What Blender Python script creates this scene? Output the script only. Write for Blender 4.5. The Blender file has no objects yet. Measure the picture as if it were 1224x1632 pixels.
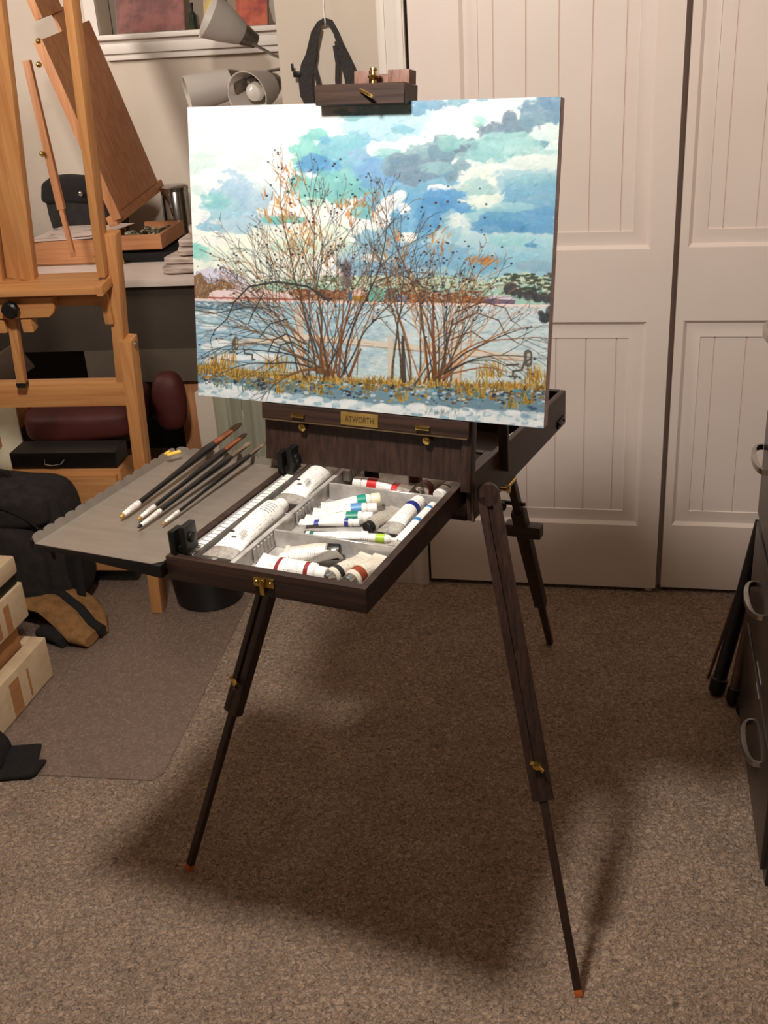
import bpy, bmesh, math, random
import numpy as np
from mathutils import Vector as V, Matrix as M
random.seed(7)
COL = bpy.context.scene.collection
PI = math.pi

# ------------------------------------------------------------------ helpers
def lin(c):
    c = c / 255.0
    return c / 12.92 if c <= .04045 else ((c + .055) / 1.055) ** 2.4
def rgb(r, g, b): return (lin(r), lin(g), lin(b), 1.0)

class G:
    """collects shapes into one bmesh"""
    def __init__(s): s.b = bmesh.new()
    def _bev(s, verts, bev, seg=2):
        if bev <= 0: return
        es = {e for v in verts for e in v.link_edges}
        bmesh.ops.bevel(s.b, geom=list(es), offset=bev, segments=seg, affect='EDGES', profile=.6, clamp_overlap=True)
    def hexa(s, p, bev=0):
        vs = [s.b.verts.new(V(q)) for q in p]
        for f in ((3, 2, 1, 0), (4, 5, 6, 7), (0, 1, 5, 4), (1, 2, 6, 5), (2, 3, 7, 6), (3, 0, 4, 7)):
            s.b.faces.new([vs[i] for i in f])
        s._bev(vs, bev); return s
    def box(s, x0, x1, y0, y1, z0, z1, bev=0, m=None):
        p = [(x0, y0, z0), (x1, y0, z0), (x1, y1, z0), (x0, y1, z0), (x0, y0, z1), (x1, y0, z1), (x1, y1, z1), (x0, y1, z1)]
        if m: p = [m @ V(q) for q in p]
        return s.hexa(p, bev)
    def bar(s, p0, p1, w, d, side=(1, 0, 0), bev=0, w1=None, d1=None):
        p0, p1 = V(p0), V(p1); a = (p1 - p0).normalized(); sd = V(side); sd = (sd - a * sd.dot(a)).normalized(); n = a.cross(sd)
        w1 = w if w1 is None else w1; d1 = d if d1 is None else d1; q = []
        for c, ww, dd in ((p0, w, d), (p1, w1, d1)):
            for i, j in ((-1, -1), (1, -1), (1, 1), (-1, 1)): q.append(c + sd * (i * ww / 2) + n * (j * dd / 2))
        return s.hexa(q, bev)
    def prism(s, pts, d0, d1, axis='x', bev=0, m=None):
        """2D polygon swept along an axis"""
        def mk(a, b, t):
            p = {'x': (t, a, b), 'y': (a, t, b), 'z': (a, b, t)}[axis]
            return m @ V(p) if m else V(p)
        lo = [s.b.verts.new(mk(a, b, d0)) for a, b in pts]; hi = [s.b.verts.new(mk(a, b, d1)) for a, b in pts]; n = len(pts)
        s.b.faces.new(lo[::-1]); s.b.faces.new(hi)
        for i in range(n): s.b.faces.new((lo[i], lo[(i + 1) % n], hi[(i + 1) % n], hi[i]))
        s._bev(lo + hi, bev, 1); return s
    def rings(s, rs, cap0=True, cap1=True, closed=False):
        """loft of point rings"""
        L = [[s.b.verts.new(V(p)) for p in r] for r in rs]; n = len(L[0])
        for A, B in zip(L, L[1:] + (L[:1] if closed else [])):
            for i in range(n): s.b.faces.new((A[i], A[(i + 1) % n], B[(i + 1) % n], B[i]))
        if cap0 and not closed: s.b.faces.new(L[0][::-1])
        if cap1 and not closed: s.b.faces.new(L[-1])
        return s
    def lathe(s, prof, p0=(0, 0, 0), ax=(0, 0, 1), n=20, cap0=True, cap1=True):
        """prof: (distance along axis, radius)"""
        a = V(ax).normalized(); u = a.orthogonal().normalized(); w = a.cross(u); p0 = V(p0)
        return s.rings([[p0 + a * t + (u * math.cos(2 * PI * i / n) + w * math.sin(2 * PI * i / n)) * max(r, 1e-5) for i in range(n)] for t, r in prof], cap0, cap1)
    def cyl(s, p0, p1, r0, r1=None, n=16):
        p0, p1 = V(p0), V(p1); return s.lathe([(0, r0), ((p1 - p0).length, r0 if r1 is None else r1)], p0, p1 - p0, n)
    def tube(s, pts, r, n=8, flat=1.0, up=(0, 0, 1), closed=False):
        pts = [V(p) for p in pts]; R = []
        for i, p in enumerate(pts):
            t = (pts[min(i + 1, len(pts) - 1)] - pts[max(i - 1, 0)]).normalized(); sd = t.cross(V(up))
            sd = sd.normalized() if sd.length > 1e-5 else t.orthogonal().normalized(); w = sd.cross(t)
            rr = r[i] if isinstance(r, (list, tuple)) else r
            R.append([p + sd * (math.cos(2 * PI * k / n) * rr) + w * (math.sin(2 * PI * k / n) * rr * flat) for k in range(n)])
        return s.rings(R)
    def sphere(s, c, r, sc=(1, 1, 1), n=16):
        bmesh.ops.create_uvsphere(s.b, u_segments=n, v_segments=max(6, n // 2), radius=1,
                                  matrix=M.Translation(V(c)) @ M.Diagonal((r * sc[0], r * sc[1], r * sc[2], 1))); return s
    def sup(s, c, h, e=.35, n=28, m=None):
        """rounded superellipsoid block"""
        f = lambda w, k: math.copysign(abs(w) ** k, w); R = []
        for j in range(1, n):
            v = -PI / 2 + PI * j / n; r = []
            for i in range(n):
                u = 2 * PI * i / n
                p = V((h[0] * f(math.cos(v), e) * f(math.cos(u), e), h[1] * f(math.cos(v), e) * f(math.sin(u), e), h[2] * f(math.sin(v), e)))
                r.append((m @ p if m else p) + V(c))
            R.append(r)
        return s.rings(R)

def tag(o, label=None, cat=None, group=None, kind=None):
    if label: o['label'] = label
    if cat: o['category'] = cat
    if group: o['group'] = group
    if kind: o['kind'] = kind
    return o
def obj(name, g, mat, parent=None, smooth=38, **k):
    me = bpy.data.meshes.new(name); bmesh.ops.recalc_face_normals(g.b, faces=g.b.faces[:]); g.b.to_mesh(me); g.b.free()
    if smooth:
        for p in me.polygons: p.use_smooth = True
        try: me.set_sharp_from_angle(angle=math.radians(smooth))
        except Exception: pass
    o = bpy.data.objects.new(name, me); COL.objects.link(o)
    if mat: me.materials.append(mat)
    if parent: o.parent = parent
    return tag(o, **k)
def empty(name, label, cat, m=None, group=None):
    o = bpy.data.objects.new(name, None); COL.objects.link(o); o.empty_display_size = .05
    if m is not None: o.matrix_world = m
    return tag(o, label, cat, group)
def frame(o, x, y, z):
    m = M.Identity(4)
    for i, a in enumerate((V(x).normalized(), V(y).normalized(), V(z).normalized(), V(o))):
        for j in range(3): m[j][i] = a[j]
    return m

# ------------------------------------------------------------------ materials
def mat(name, col, rough=.5, metal=0, col2=None, scale=(20, 20, 20), bump=0, bscale=None, detail=4, mix=(.35, .65), spec=.5, wave=None, trans=0, ior=1.45, coat=0, sheen=0):
    m = bpy.data.materials.new(name); m.use_nodes = True; nt = m.node_tree; N = nt.nodes; L = nt.links; b = N['Principled BSDF']
    b.inputs['Base Color'].default_value = col; b.inputs['Roughness'].default_value = rough; b.inputs['Metallic'].default_value = metal
    b.inputs['Specular IOR Level'].default_value = spec; b.inputs['IOR'].default_value = ior; b.inputs['Transmission Weight'].default_value = trans
    b.inputs['Coat Weight'].default_value = coat; b.inputs['Sheen Weight'].default_value = sheen
    tc = N.new('ShaderNodeTexCoord'); mp = N.new('ShaderNodeMapping'); mp.inputs['Scale'].default_value = scale; L.new(tc.outputs['Object'], mp.inputs['Vector'])
    nz = N.new('ShaderNodeTexNoise'); nz.inputs['Scale'].default_value = 1; nz.inputs['Detail'].default_value = detail; nz.inputs['Roughness'].default_value = .6; L.new(mp.outputs[0], nz.inputs['Vector'])
    cr = N.new('ShaderNodeValToRGB'); e = cr.color_ramp.elements; e[0].position, e[1].position = mix
    c2 = col2 or tuple(c * .9 for c in col[:3]) + (1,)
    e[0].color = c2; e[1].color = col; L.new(nz.outputs['Fac'], cr.inputs[0]); L.new(cr.outputs[0], b.inputs['Base Color'])
    if bump:
        bp = N.new('ShaderNodeBump'); bp.inputs['Strength'].default_value = bump; bp.inputs['Distance'].default_value = .002
        src = nz
        if bscale:
            src = N.new('ShaderNodeTexNoise'); src.inputs['Scale'].default_value = bscale; src.inputs['Detail'].default_value = 3; L.new(tc.outputs['Object'], src.inputs['Vector'])
        L.new(src.outputs['Fac'], bp.inputs['Height']); L.new(bp.outputs[0], b.inputs['Normal'])
    return m

WALNUT = {a: mat('walnut_' + a, rgb(62, 42, 34), .42, col2=rgb(38, 26, 21), scale=s, detail=6, bump=.25) for a, s in dict(x=(4, 160, 160), y=(160, 4, 160), z=(160, 160, 4)).items()}
BEECH = {a: mat('beech_' + a, rgb(205, 148, 92), .5, col2=rgb(182, 122, 72), scale=s, detail=5, bump=.1) for a, s in dict(x=(3, 70, 70), y=(70, 3, 70), z=(70, 70, 3)).items()}
OAK = {a: mat('old_beech_' + a, rgb(202, 142, 98), .55, col2=rgb(178, 118, 76), scale=s, detail=5, bump=.1) for a, s in dict(x=(3, 70, 70), y=(70, 3, 70), z=(70, 70, 3)).items()}
BRASS = mat('brass', rgb(214, 180, 105), .25, 1, col2=rgb(190, 155, 85), scale=(60,) * 3)
STEEL = mat('polished_steel', rgb(190, 188, 184), .18, 1, col2=rgb(165, 163, 160), scale=(30,) * 3)
ALU = mat('brushed_aluminium', rgb(164, 154, 143), .40, .68, col2=rgb(154, 144, 133), scale=(9, 60, 9), detail=3, bump=.02)
INSERT = mat('silver_plastic', rgb(204, 199, 194), .26, .3, col2=rgb(168, 163, 158), scale=(40,) * 3, bump=.15)
BLACK = mat('black_plastic', rgb(22, 21, 21), .4, col2=rgb(14, 13, 13), scale=(60,) * 3)
BLACKFAB = mat('black_fabric', rgb(30, 27, 27), .9, col2=rgb(20, 18, 18), scale=(90,) * 3, bump=.5, bscale=500)
GREYFAB = mat('charcoal_fabric', rgb(48, 42, 40), .92, col2=rgb(34, 30, 29), scale=(40,) * 3, bump=.6, bscale=600)
WHITE = mat('white_enamel', rgb(236, 232, 226), .4, col2=rgb(228, 224, 218), scale=(10,) * 3)
CREAM = mat('cream_plastic', rgb(236, 226, 196), .4, col2=rgb(226, 214, 184), scale=(10,) * 3)
FOIL = mat('bare_tube_foil', rgb(204, 197, 189), .35, .5, col2=rgb(160, 152, 144), scale=(120,) * 3, bump=.4)
WALLP = mat('warm_grey_wall_paint', rgb(205, 190, 174), .75, col2=rgb(201, 186, 170), scale=(6,) * 3, bump=.12, bscale=260)
DOORP = mat('off_white_door_paint', rgb(234, 219, 209), .45, col2=rgb(230, 215, 205), scale=(5,) * 3, bump=.04, bscale=300)
TRIMP = mat('white_trim_paint', rgb(226, 216, 206), .45, col2=rgb(222, 211, 201), scale=(5,) * 3)
CEILP = mat('ceiling_paint', rgb(225, 216, 204), .85, col2=rgb(220, 210, 198), scale=(5,) * 3, bump=.2, bscale=120)

def carpet_mat():
    m = bpy.data.materials.new('beige_frieze_carpet'); m.use_nodes = True; nt = m.node_tree; N = nt.nodes; L = nt.links; b = N['Principled BSDF']
    b.inputs['Roughness'].default_value = .95; b.inputs['Specular IOR Level'].default_value = .1; b.inputs['Sheen Weight'].default_value = .15
    tc = N.new('ShaderNodeTexCoord')
    def noise(sc, det, ro=.6, dist=0):
        n = N.new('ShaderNodeTexNoise'); n.inputs['Scale'].default_value = sc; n.inputs['Detail'].default_value = det; n.inputs['Roughness'].default_value = ro; n.inputs['Distortion'].default_value = dist
        L.new(tc.outputs['Object'], n.inputs['Vector']); return n
    n1 = noise(120, 3, .7, 1.2); n2 = noise(9, 3); n3 = noise(330, 2)
    cr = N.new('ShaderNodeValToRGB'); e = cr.color_ramp.elements
    e[0].position, e[0].color = .33, rgb(112, 89, 71); e[1].position, e[1].color = .66, rgb(220, 190, 163)
    k = e.new(.5); k.color = rgb(176, 147, 123); L.new(n1.outputs['Fac'], cr.inputs[0])
    cr2 = N.new('ShaderNodeValToRGB'); f = cr2.color_ramp.elements; f[0].position, f[0].color = .3, (.72, .70, .68, 1); f[1].position, f[1].color = .7, (1, 1, 1, 1); L.new(n2.outputs['Fac'], cr2.inputs[0])
    mx = N.new('ShaderNodeMix'); mx.data_type = 'RGBA'; mx.blend_type = 'MULTIPLY'; mx.inputs[0].default_value = .8
    L.new(cr.outputs[0], mx.inputs[6]); L.new(cr2.outputs[0], mx.inputs[7]); L.new(mx.outputs[2], b.inputs['Base Color'])
    ad = N.new('ShaderNodeMath'); ad.operation = 'MULTIPLY_ADD'; ad.inputs[1].default_value = .35; L.new(n3.outputs['Fac'], ad.inputs[0]); L.new(n1.outputs['Fac'], ad.inputs[2])
    bp = N.new('ShaderNodeBump'); bp.inputs['Strength'].default_value = 1; bp.inputs['Distance'].default_value = .012; L.new(ad.outputs[0], bp.inputs['Height']); L.new(bp.outputs[0], b.inputs['Normal'])
    return m
CARPET = carpet_mat()

def matplastic():
    m = bpy.data.materials.new('clear_frosted_plastic'); m.use_nodes = True; nt = m.node_tree; N = nt.nodes; L = nt.links
    for n in list(N):
        if n.type != 'OUTPUT_MATERIAL': N.remove(n)
    out = N['Material Output']; tr = N.new('ShaderNodeBsdfTransparent'); tr.inputs[0].default_value = (.93, .90, .88, 1)
    di = N.new('ShaderNodeBsdfDiffuse'); di.inputs[0].default_value = rgb(152, 124, 108); gl = N.new('ShaderNodeBsdfGlossy'); gl.inputs['Roughness'].default_value = .45
    m1 = N.new('ShaderNodeMixShader'); m1.inputs[0].default_value = .45; m2 = N.new('ShaderNodeMixShader'); fr = N.new('ShaderNodeFresnel'); fr.inputs[0].default_value = 1.35
    tc = N.new('ShaderNodeTexCoord'); nz = N.new('ShaderNodeTexNoise'); nz.inputs['Scale'].default_value = 160; L.new(tc.outputs['Object'], nz.inputs['Vector'])
    cr = N.new('ShaderNodeValToRGB'); e = cr.color_ramp.elements; e[0].position, e[0].color = .35, rgb(128, 102, 88); e[1].position, e[1].color = .65, rgb(172, 144, 126); L.new(nz.outputs['Fac'], cr.inputs[0]); L.new(cr.outputs[0], di.inputs[0])
    L.new(tr.outputs[0], m1.inputs[1]); L.new(di.outputs[0], m1.inputs[2]); L.new(m1.outputs[0], m2.inputs[1]); L.new(gl.outputs[0], m2.inputs[2]); L.new(fr.outputs[0], m2.inputs[0]); L.new(m2.outputs[0], out.inputs[0])
    return m

# ------------------------------------------------------------------ camera (fitted to the photograph)
F_PX, PITCH, ROLL, CAMH = 1719.16, .42998, .062474, 1.56057
cp, sp, cr_, sr = math.cos(PITCH), math.sin(PITCH), math.cos(ROLL), math.sin(ROLL)
r0, d0, f0 = V((1, 0, 0)), V((0, -sp, -cp)), V((0, cp, -sp))
right = r0 * cr_ + d0 * sr; down = r0 * -sr + d0 * cr_
cam = bpy.data.cameras.new('camera'); co = bpy.data.objects.new('camera', cam); COL.objects.link(co)
co.matrix_world = frame((0, 0, CAMH), right, -down, -f0)
cam.sensor_fit = 'VERTICAL'; cam.sensor_height = 36; cam.lens = F_PX / 1632 * 36; cam.clip_start = .02
bpy.context.scene.camera = co

# ------------------------------------------------------------------ frames of the place
PHI = -.22829
W0 = V((.129, 2.873, 0)); WX = V((math.cos(PHI), math.sin(PHI), 0)); WN = V((math.sin(PHI), -math.cos(PHI), 0))   # WN points into the room
WM = frame(W0, WX, -WN, (0, 0, 1))                     # local: x along the wall, y into the wall, z up
PSI = -.446633
EM = M.Translation((.019293, 1.713432, 0)) @ M.Rotation(PSI, 4, 'Z')     # french easel: x right, y away from the painter
TILT = .1617
CL = frame((-.0062, -.0994, .9944), (1, 0, 0), (0, math.cos(TILT), -math.sin(TILT)), (0, math.sin(TILT), math.cos(TILT)))   # lid plane in easel space
DM = frame((-.70, 3.558, 0), (math.cos(-.13963), math.sin(-.13963), 0), (-math.sin(-.13963), math.cos(-.13963), 0), (0, 0, 1))  # desk
SM_lean = .12217
_sx = V((math.cos(-.13963), math.sin(-.13963), 0)); _sb = V((-_sx.y, _sx.x, 0)); _su = -math.sin(SM_lean) * _sb + V((0, 0, math.cos(SM_lean)))
SM = frame((-.69, 2.79, 0.0165), _sx, _su.cross(_sx), _su)      # studio easel plane

def struct(name, g, m, mw=None, **k):
    o = obj(name, g, m, None, kind='structure', **k)
    if mw is not None: o.matrix_world = mw
    return o

# ------------------------------------------------------------------ room
struct('floor', G().box(-2.6, 2.0, -.8, 5.2, -.05, 0), CARPET)
struct('ceiling', G().box(-2.6, 2.0, -.8, 5.2, 2.5, 2.55), CEILP)
g = G().box(-.33, -.005, 0.0, .12, 0, 2.5).box(-.005, 1.9, 0.0, .12, 2.06, 2.5).box(1.36, 1.9, 0, .12, 0, 2.06).box(-.33, 1.9, .60, .66, 0, 2.5)
struct('wall_back', g, WALLP, WM)
g = G().box(-2.4, .05, 1.25, 1.35, 0, 1.50).box(-2.4, .05, 1.25, 1.35, 2.2, 2.5).box(-2.4, -1.385, 1.25, 1.35, 1.5, 2.2).box(-.45, .05, 1.25, 1.35, 1.5, 2.2)
g.box(-1.5, -.4, 1.44, 1.46, 1.4, 2.3)
struct('wall_alcove', g, WALLP, WM)
struct('wall_left', G().box(-2.6, -2.5, -.8, 5.2, 0, 2.5), WALLP)
struct('wall_right', G().box(1.5, 1.6, -.8, 5.2, 0, 2.5), WALLP)
# window ledge: board, groove, moulded apron
g = G().box(-1.40, -.43, 1.185, 1.44, 1.538, 1.556, .004).box(-1.385, -.445, 1.215, 1.25, 1.522, 1.538).box(-1.385, -.445, 1.205, 1.25, 1.49, 1.526, .006).box(-1.375, -.455, 1.222, 1.25, 1.468, 1.492, .004)
g.box(-1.43, -1.385, 1.23, 1.25, 1.556, 2.25).box(-.45, -.40, 1.23, 1.25, 1.556, 2.25)
struct('window_1', g, TRIMP, WM)
g = G().box(-.072, -.052, -.016, 0, 0, 2.12, .003).box(-.052, -.028, -.012, 0, 0, 2.10).box(-.028, -.008, -.019, 0, 0, 2.09, .003).box(-.008, -.005, -.014, .06, 0, 2.07)
g.box(-.072, 1.43, -.018, 0, 2.062, 2.13, .003).box(1.36, 1.43, -.018, 0, 0, 2.07, .003)
struct('trim_1', g, TRIMP, WM)
struct('baseboard_back', G().box(-.33, -.072, -.012, 0, 0, .085, .003), TRIMP, WM)

def door(name, x0, x1, yoff, fl, fr, zb):
    """moulded bifold leaf with two beadboard panels"""
    g = G(); T = .035; zt = 2.04
    panels = [(.213, .801), (.989, 1.93)]
    fr_ = lambda a, b, c, d: g.box(a, b, yoff, yoff + T, c, d)
    fr_(x0, fl, zb, zt); fr_(fr, x1, zb, zt); fr_(fl, fr, zb, panels[0][0]); fr_(fl, fr, panels[0][1], panels[1][0]); fr_(fl, fr, panels[1][1], zt)
    for z0, z1 in panels:
        loops = [(0, 0), (.009, .010), (.013, .0105), (.044, .004), (.0455, .007)]
        R = []
        for ins, dep in loops:
            R.append([(fl + ins, yoff + dep, z0 + ins), (fr - ins, yoff + dep, z0 + ins), (fr - ins, yoff + dep, z1 - ins), (fl + ins, yoff + dep, z1 - ins)])
        g.rings(R, False, False)
        a, b = fl + .0455, fr - .0455; zz0, zz1 = z0 + .0455, z1 - .0455; gx = []
        x = a + .036
        while x < b - .02: gx.append(x); x += .079
        cuts = [a] + [q for c in gx for q in (c - .002, c + .002)] + [b]
        for i in range(len(cuts) - 1):
            l, r = cuts[i], cuts[i + 1]
            if r - l < .006:
                vs = [g.b.verts.new(V(p)) for p in ((l, yoff + .007, zz0), ((l + r) / 2, yoff + .011, zz0), (r, yoff + .007, zz0), (r, yoff + .007, zz1), ((l + r) / 2, yoff + .011, zz1), (l, yoff + .007, zz1))]
                g.b.faces.new((vs[0], vs[1], vs[4], vs[5])); g.b.faces.new((vs[1], vs[2], vs[3], vs[4]))
            else:
                g.b.faces.new([g.b.verts.new(V(p)) for p in ((l, yoff + .007, zz0), (r, yoff + .007, zz0), (r, yoff + .007, zz1), (l, yoff + .007, zz1))])
    return struct(name, g, DOORP, WM)
d1 = door('door_1', .002, .657, .0, .127, .600, .014)
door('door_2', .672, 1.35, .012, .693, 1.19, .014)
struct('gap_filler', G().box(.60, .74, .052, .06, .0, 2.05), DOORP, WM)  # light-blocking board added behind the gap between the door leaves
obj('floor_guide', G().box(.628, .648, .005, .03, .002, .02, .002), TRIMP, d1)
# plastic chair mat lying on the carpet
mt = obj('chair_mat', G().prism([(-1.9, 2.30), (-.86, 2.055), (-.57, 2.005), (-.545, 2.03), (-.40, 2.93), (-.42, 3.02), (-1.9, 3.36)], .001, .0032, 'z'), matplastic())
tag(mt, 'large clear plastic chair mat lying on the carpet at left', 'chair mat')

# ------------------------------------------------------------------ half-box french easel (dark walnut)
FE = empty('french_easel', 'dark walnut french box easel with painting, drawer pulled out, on three legs', 'easel', EM)
ztop = lambda y: .893 - .068 * y
zbot = lambda y: .814 - .050 * y
y0, y1, hw, tk = -.086, .462, .177, .012
g = G()
side = [(y0, zbot(y0)), (y1, zbot(y1)), (y1, ztop(y1)), (y0, ztop(y0))]
g.prism(side, hw - tk, hw, 'x', .0015).prism(side, -hw, -hw + tk, 'x', .0015)
g.hexa([(-hw + tk, y1 - tk, zbot(y1)), (hw - tk, y1 - tk, zbot(y1)), (hw - tk, y1, zbot(y1)), (-hw + tk, y1, zbot(y1)), (-hw + tk, y1 - tk, ztop(y1)), (hw - tk, y1 - tk, ztop(y1)), (hw - tk, y1, ztop(y1)), (-hw + tk, y1, ztop(y1))])
g.hexa([(-hw + tk, y0, zbot(y0) + .002), (hw - tk, y0, zbot(y0) + .002), (hw - tk, y1 - tk, zbot(y1) + .002), (-hw + tk, y1 - tk, zbot(y1) + .002), (-hw + tk, y0, zbot(y0) + .008), (hw - tk, y0, zbot(y0) + .008), (hw - tk, y1 - tk, zbot(y1) + .008), (-hw + tk, y1 - tk, zbot(y1) + .008)])
g.box(-hw + tk, hw - tk, y0, y0 + .010, .818, .846).box(-hw + tk, hw - tk, .34, .35, .80, .862)
obj('box', g, WALNUT['y'], FE)
obj('corner_strip', G().box(hw - .002, hw + .002, y0 - .002, y0 + .004, zbot(y0), ztop(y0) + .012, .0008), mat('dull_hinge_brass', rgb(120, 100, 74), .5, .4, col2=rgb(96, 78, 58), scale=(30,) * 3), FE, label='dull brass corner strip')
g = G().box(hw, hw + .003, .40, .445, .80, .815, .001)
for yy in (.408, .437): g.sphere((hw + .003, yy, .8075), .003, n=8)
obj('catch_plate', g, BLACK, FE)
# drawer
DX, DF, DB, DZ0, DZ1 = .158, -.445, .065, .843, .880
DR = obj('drawer', G().box(-DX, DX, DF, DF + .013, DZ0, DZ1, .0012).box(-DX, -DX + .012, DF + .013, DB, DZ0, DZ1, .0012).box(DX - .012, DX, DF + .013, DB, DZ0, DZ1, .0012)
         .box(-DX + .012, DX - .012, DB - .01, DB, DZ0, DZ1).box(-DX + .012, DX - .012, DF + .013, DB - .01, DZ0 + .001, DZ0 + .005), WALNUT['x'], FE)
g = G()
IZ = .8765; bx0, bx1, by0, by1 = -DX + .0135, DX - .0135, DF + .0145, DB - .0115
g.box(bx0, bx1, by0, by1, .8482, .8495)                                     # pan
for a in (bx0, bx1 - .0012): g.box(a, a + .0012, by0, by1, .8495, IZ)
for a in (by0, by1 - .0012): g.box(bx0, bx1, a, a + .0012, .8495, IZ)
xs = -.061
g.box(xs - .004, xs + .004, by0, by1, .8495, IZ - .002, .001)                # wall of the long slot
g.box(bx0, bx0 + .020, by0, by1, .8495, IZ - .001)
for yy in (-.311, -.128):                                                    # cross walls of three bays
    g.prism([(yy - .006, .8495), (yy + .006, .8495), (yy + .002, IZ - .001), (yy - .002, IZ - .001)], xs + .006, bx1, 'x', .0006)
for i in range(5): g.box(xs + .005, xs + .017, -.03 - i * .012, -.022 - i * .012, .858, IZ + .0005)
for yc in (-.375, -.245):
    for i in range(6): g.box(xs + .006, xs + .0085, yc + i * .01, yc + .005 + i * .01, .853, IZ - .004)
obj('tray_insert', g, INSERT, DR, label='silver moulded plastic insert of the drawer')
obj('rail_slot', G().box(bx0 + .004, bx0 + .0197, by0 + .002, by1 - .002, IZ - .002, IZ - .0006), GREYFAB, DR)
gr_ = G()
for i in range(41):
    yy = by0 + .006 + i * .0118
    gr_.box(bx0 + .006, bx0 + .0188, yy, yy + .0092, IZ - .002, IZ + .0008)
tag(obj('ribbed_rail', gr_, WHITE, DR), label='white ribbed rail along the left of the drawer')
g = G().box(-.013, .019, DF - .0025, DF, .858, .872, .001)
for xx in (-.008, .014): g.sphere((xx, DF - .0025, .865), .0035, n=10)
g.box(-.001, .006, DF - .008, DF - .002, .848, .872, .0015)
obj('latch', g, BRASS, DR, label='brass latch on the drawer front')
for k, (yc, xc) in enumerate(((-.425, -.138), (-.114, -.136))):
    g = G().box(xc - .014, xc - .004, yc - .016, yc + .010, .8815, .918, .003).box(xc + .001, xc + .012, yc - .010, yc + .020, .8815, .924, .003).box(xc - .014, xc + .012, yc - .008, yc + .008, .8815, .892, .001)
    g.lathe([(0, .008), (.004, .008), (.006, .005)], (xc + .012, yc + .004, .904), (1, 0, 0), 12)
    obj('palette_clip', g, BLACK, DR)
# lid, ledge, mast and clamp (space of the lid plane)
def lid(g_): 
    g_.b.transform(CL); return g_
obj('lid_panel', lid(G().box(-.165, .172, .012, .022, -.101, -.026)), WALNUT['z'], FE)
obj('lid_stile', lid(G().box(.172, .188, .006, .03, -.115, .2, .001)), WALNUT['z'], FE)
obj('lid_stile', lid(G().box(-.180, -.165, .012, .03, -.10, .2, .001)), WALNUT['z'], FE)
LG = obj('ledge', lid(G().box(-.178, .186, -.002, .034, -.027, -.0015, .0015)), WALNUT['x'], FE)
obj('edge_strip', lid(G().box(-.176, .184, -.0032, .004, -.0290, -.0272)), mat('dull_brass', rgb(128, 104, 76), .45, .5, col2=rgb(104, 82, 60), scale=(30,) * 3), LG)
for a in (-.109, .111):
    obj('ledge_catch', lid(G().box(a - .012, a + .012, -.0075, -.002, -.0205, -.0145, .0015).box(a - .012, a - .009, -.006, 0, -.022, -.013)), BRASS, FE, label='brass catch on the ledge')
    obj('catch_knob', lid(G().lathe([(0, .0025), (.006, .0025), (.007, .006), (.010, .0065), (.012, .003)], (a + .004, .012, -.038), (0, -1, 0), 12).box(a - .003, a + .011, .0095, .012, -.040, -.036)), BRASS, FE, label='small brass knob')
NP = obj('nameplate', lid(G().box(-.031, .035, -.0045, -.002, -.0245, -.0035, .0008)), mat('brass_plate', rgb(196, 162, 92), .4, .75, col2=rgb(172, 138, 74), scale=(30,) * 3), FE, label='brass nameplate reading ATWORTH')
def lettering(txt, w, h, m, mw, parent, thick=.0004):
    cu = bpy.data.curves.new('t', 'FONT'); cu.body = txt; cu.size = 1; cu.extrude = 0; cu.align_x = 'CENTER'; cu.align_y = 'CENTER'
    to = bpy.data.objects.new('t', cu); COL.objects.link(to); bpy.context.view_layer.update()
    me = bpy.data.meshes.new_from_object(to.evaluated_get(bpy.context.evaluated_depsgraph_get())); bpy.data.objects.remove(to); bpy.data.curves.remove(cu)
    xs_ = [v.co.x for v in me.vertices]; ys_ = [v.co.y for v in me.vertices]
    sx, sy = w / (max(xs_) - min(xs_)), h / (max(ys_) - min(ys_)); cx_, cy_ = (max(xs_) + min(xs_)) / 2, (max(ys_) + min(ys_)) / 2
    for v in me.vertices: v.co = mw @ V(((v.co.x - cx_) * sx, (v.co.y - cy_) * sy, 0))
    me.materials.append(m); o = bpy.data.objects.new('lettering', me); COL.objects.link(o); o.parent = parent; return o
obj_text_m = CL @ frame((.002, -.0049, -.014), (1, 0, 0), (0, 0, 1), (0, -1, 0))
lettering('ATWORTH', .050, .0098, mat('engraving_ink', rgb(70, 50, 26), .6), obj_text_m, NP)
obj('mast', lid(G().box(-.018, .030, .026, .042, -.02, .485, .001)), WALNUT['z'], FE)
TC = obj('top_clamp', lid(G().prism([(-.064, .4545), (.080, .4545), (.080, .4835), (-.064, .4835)], -.021, .028, 'y', .0015)), WALNUT['x'], FE)
obj('clamp_block', lid(G().box(-.012, .012, .004, .03, .4838, .503, .001).box(.042, .076, .004, .03, .4838, .503, .001).box(.012, .042, .016, .03, .4838, .499)), mat('reddish_end_grain', rgb(126, 92, 78), .6, col2=rgb(92, 64, 54), scale=(160, 30, 30)), TC, label='reddish end-grain blocks on top of the clamp')
obj('clamp_screw', lid(G().lathe([(0, .004), (.006, .003), (.008, .008), (.011, .009), (.013, .005), (.018, .004), (.019, .006), (.022, .005)], (.022, -.002, .4836), (0, 0, 1), 14)), BRASS, TC)
obj('clamp_pin', lid(G().cyl((.011, -.0235, .4745), (.034, -.034, .4645), .0026)), BRASS, TC)
obj('lid_stay', G().bar((hw + .006, .055, .852), (hw + .004, .052, 1.02), .010, .016, (0, 1, 0), .001), WALNUT['z'], FE)
obj('lid_stay', G().bar((-hw - .006, .055, .852), (-hw - .004, .052, 1.02), .010, .016, (0, 1, 0), .001), WALNUT['z'], FE)
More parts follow.
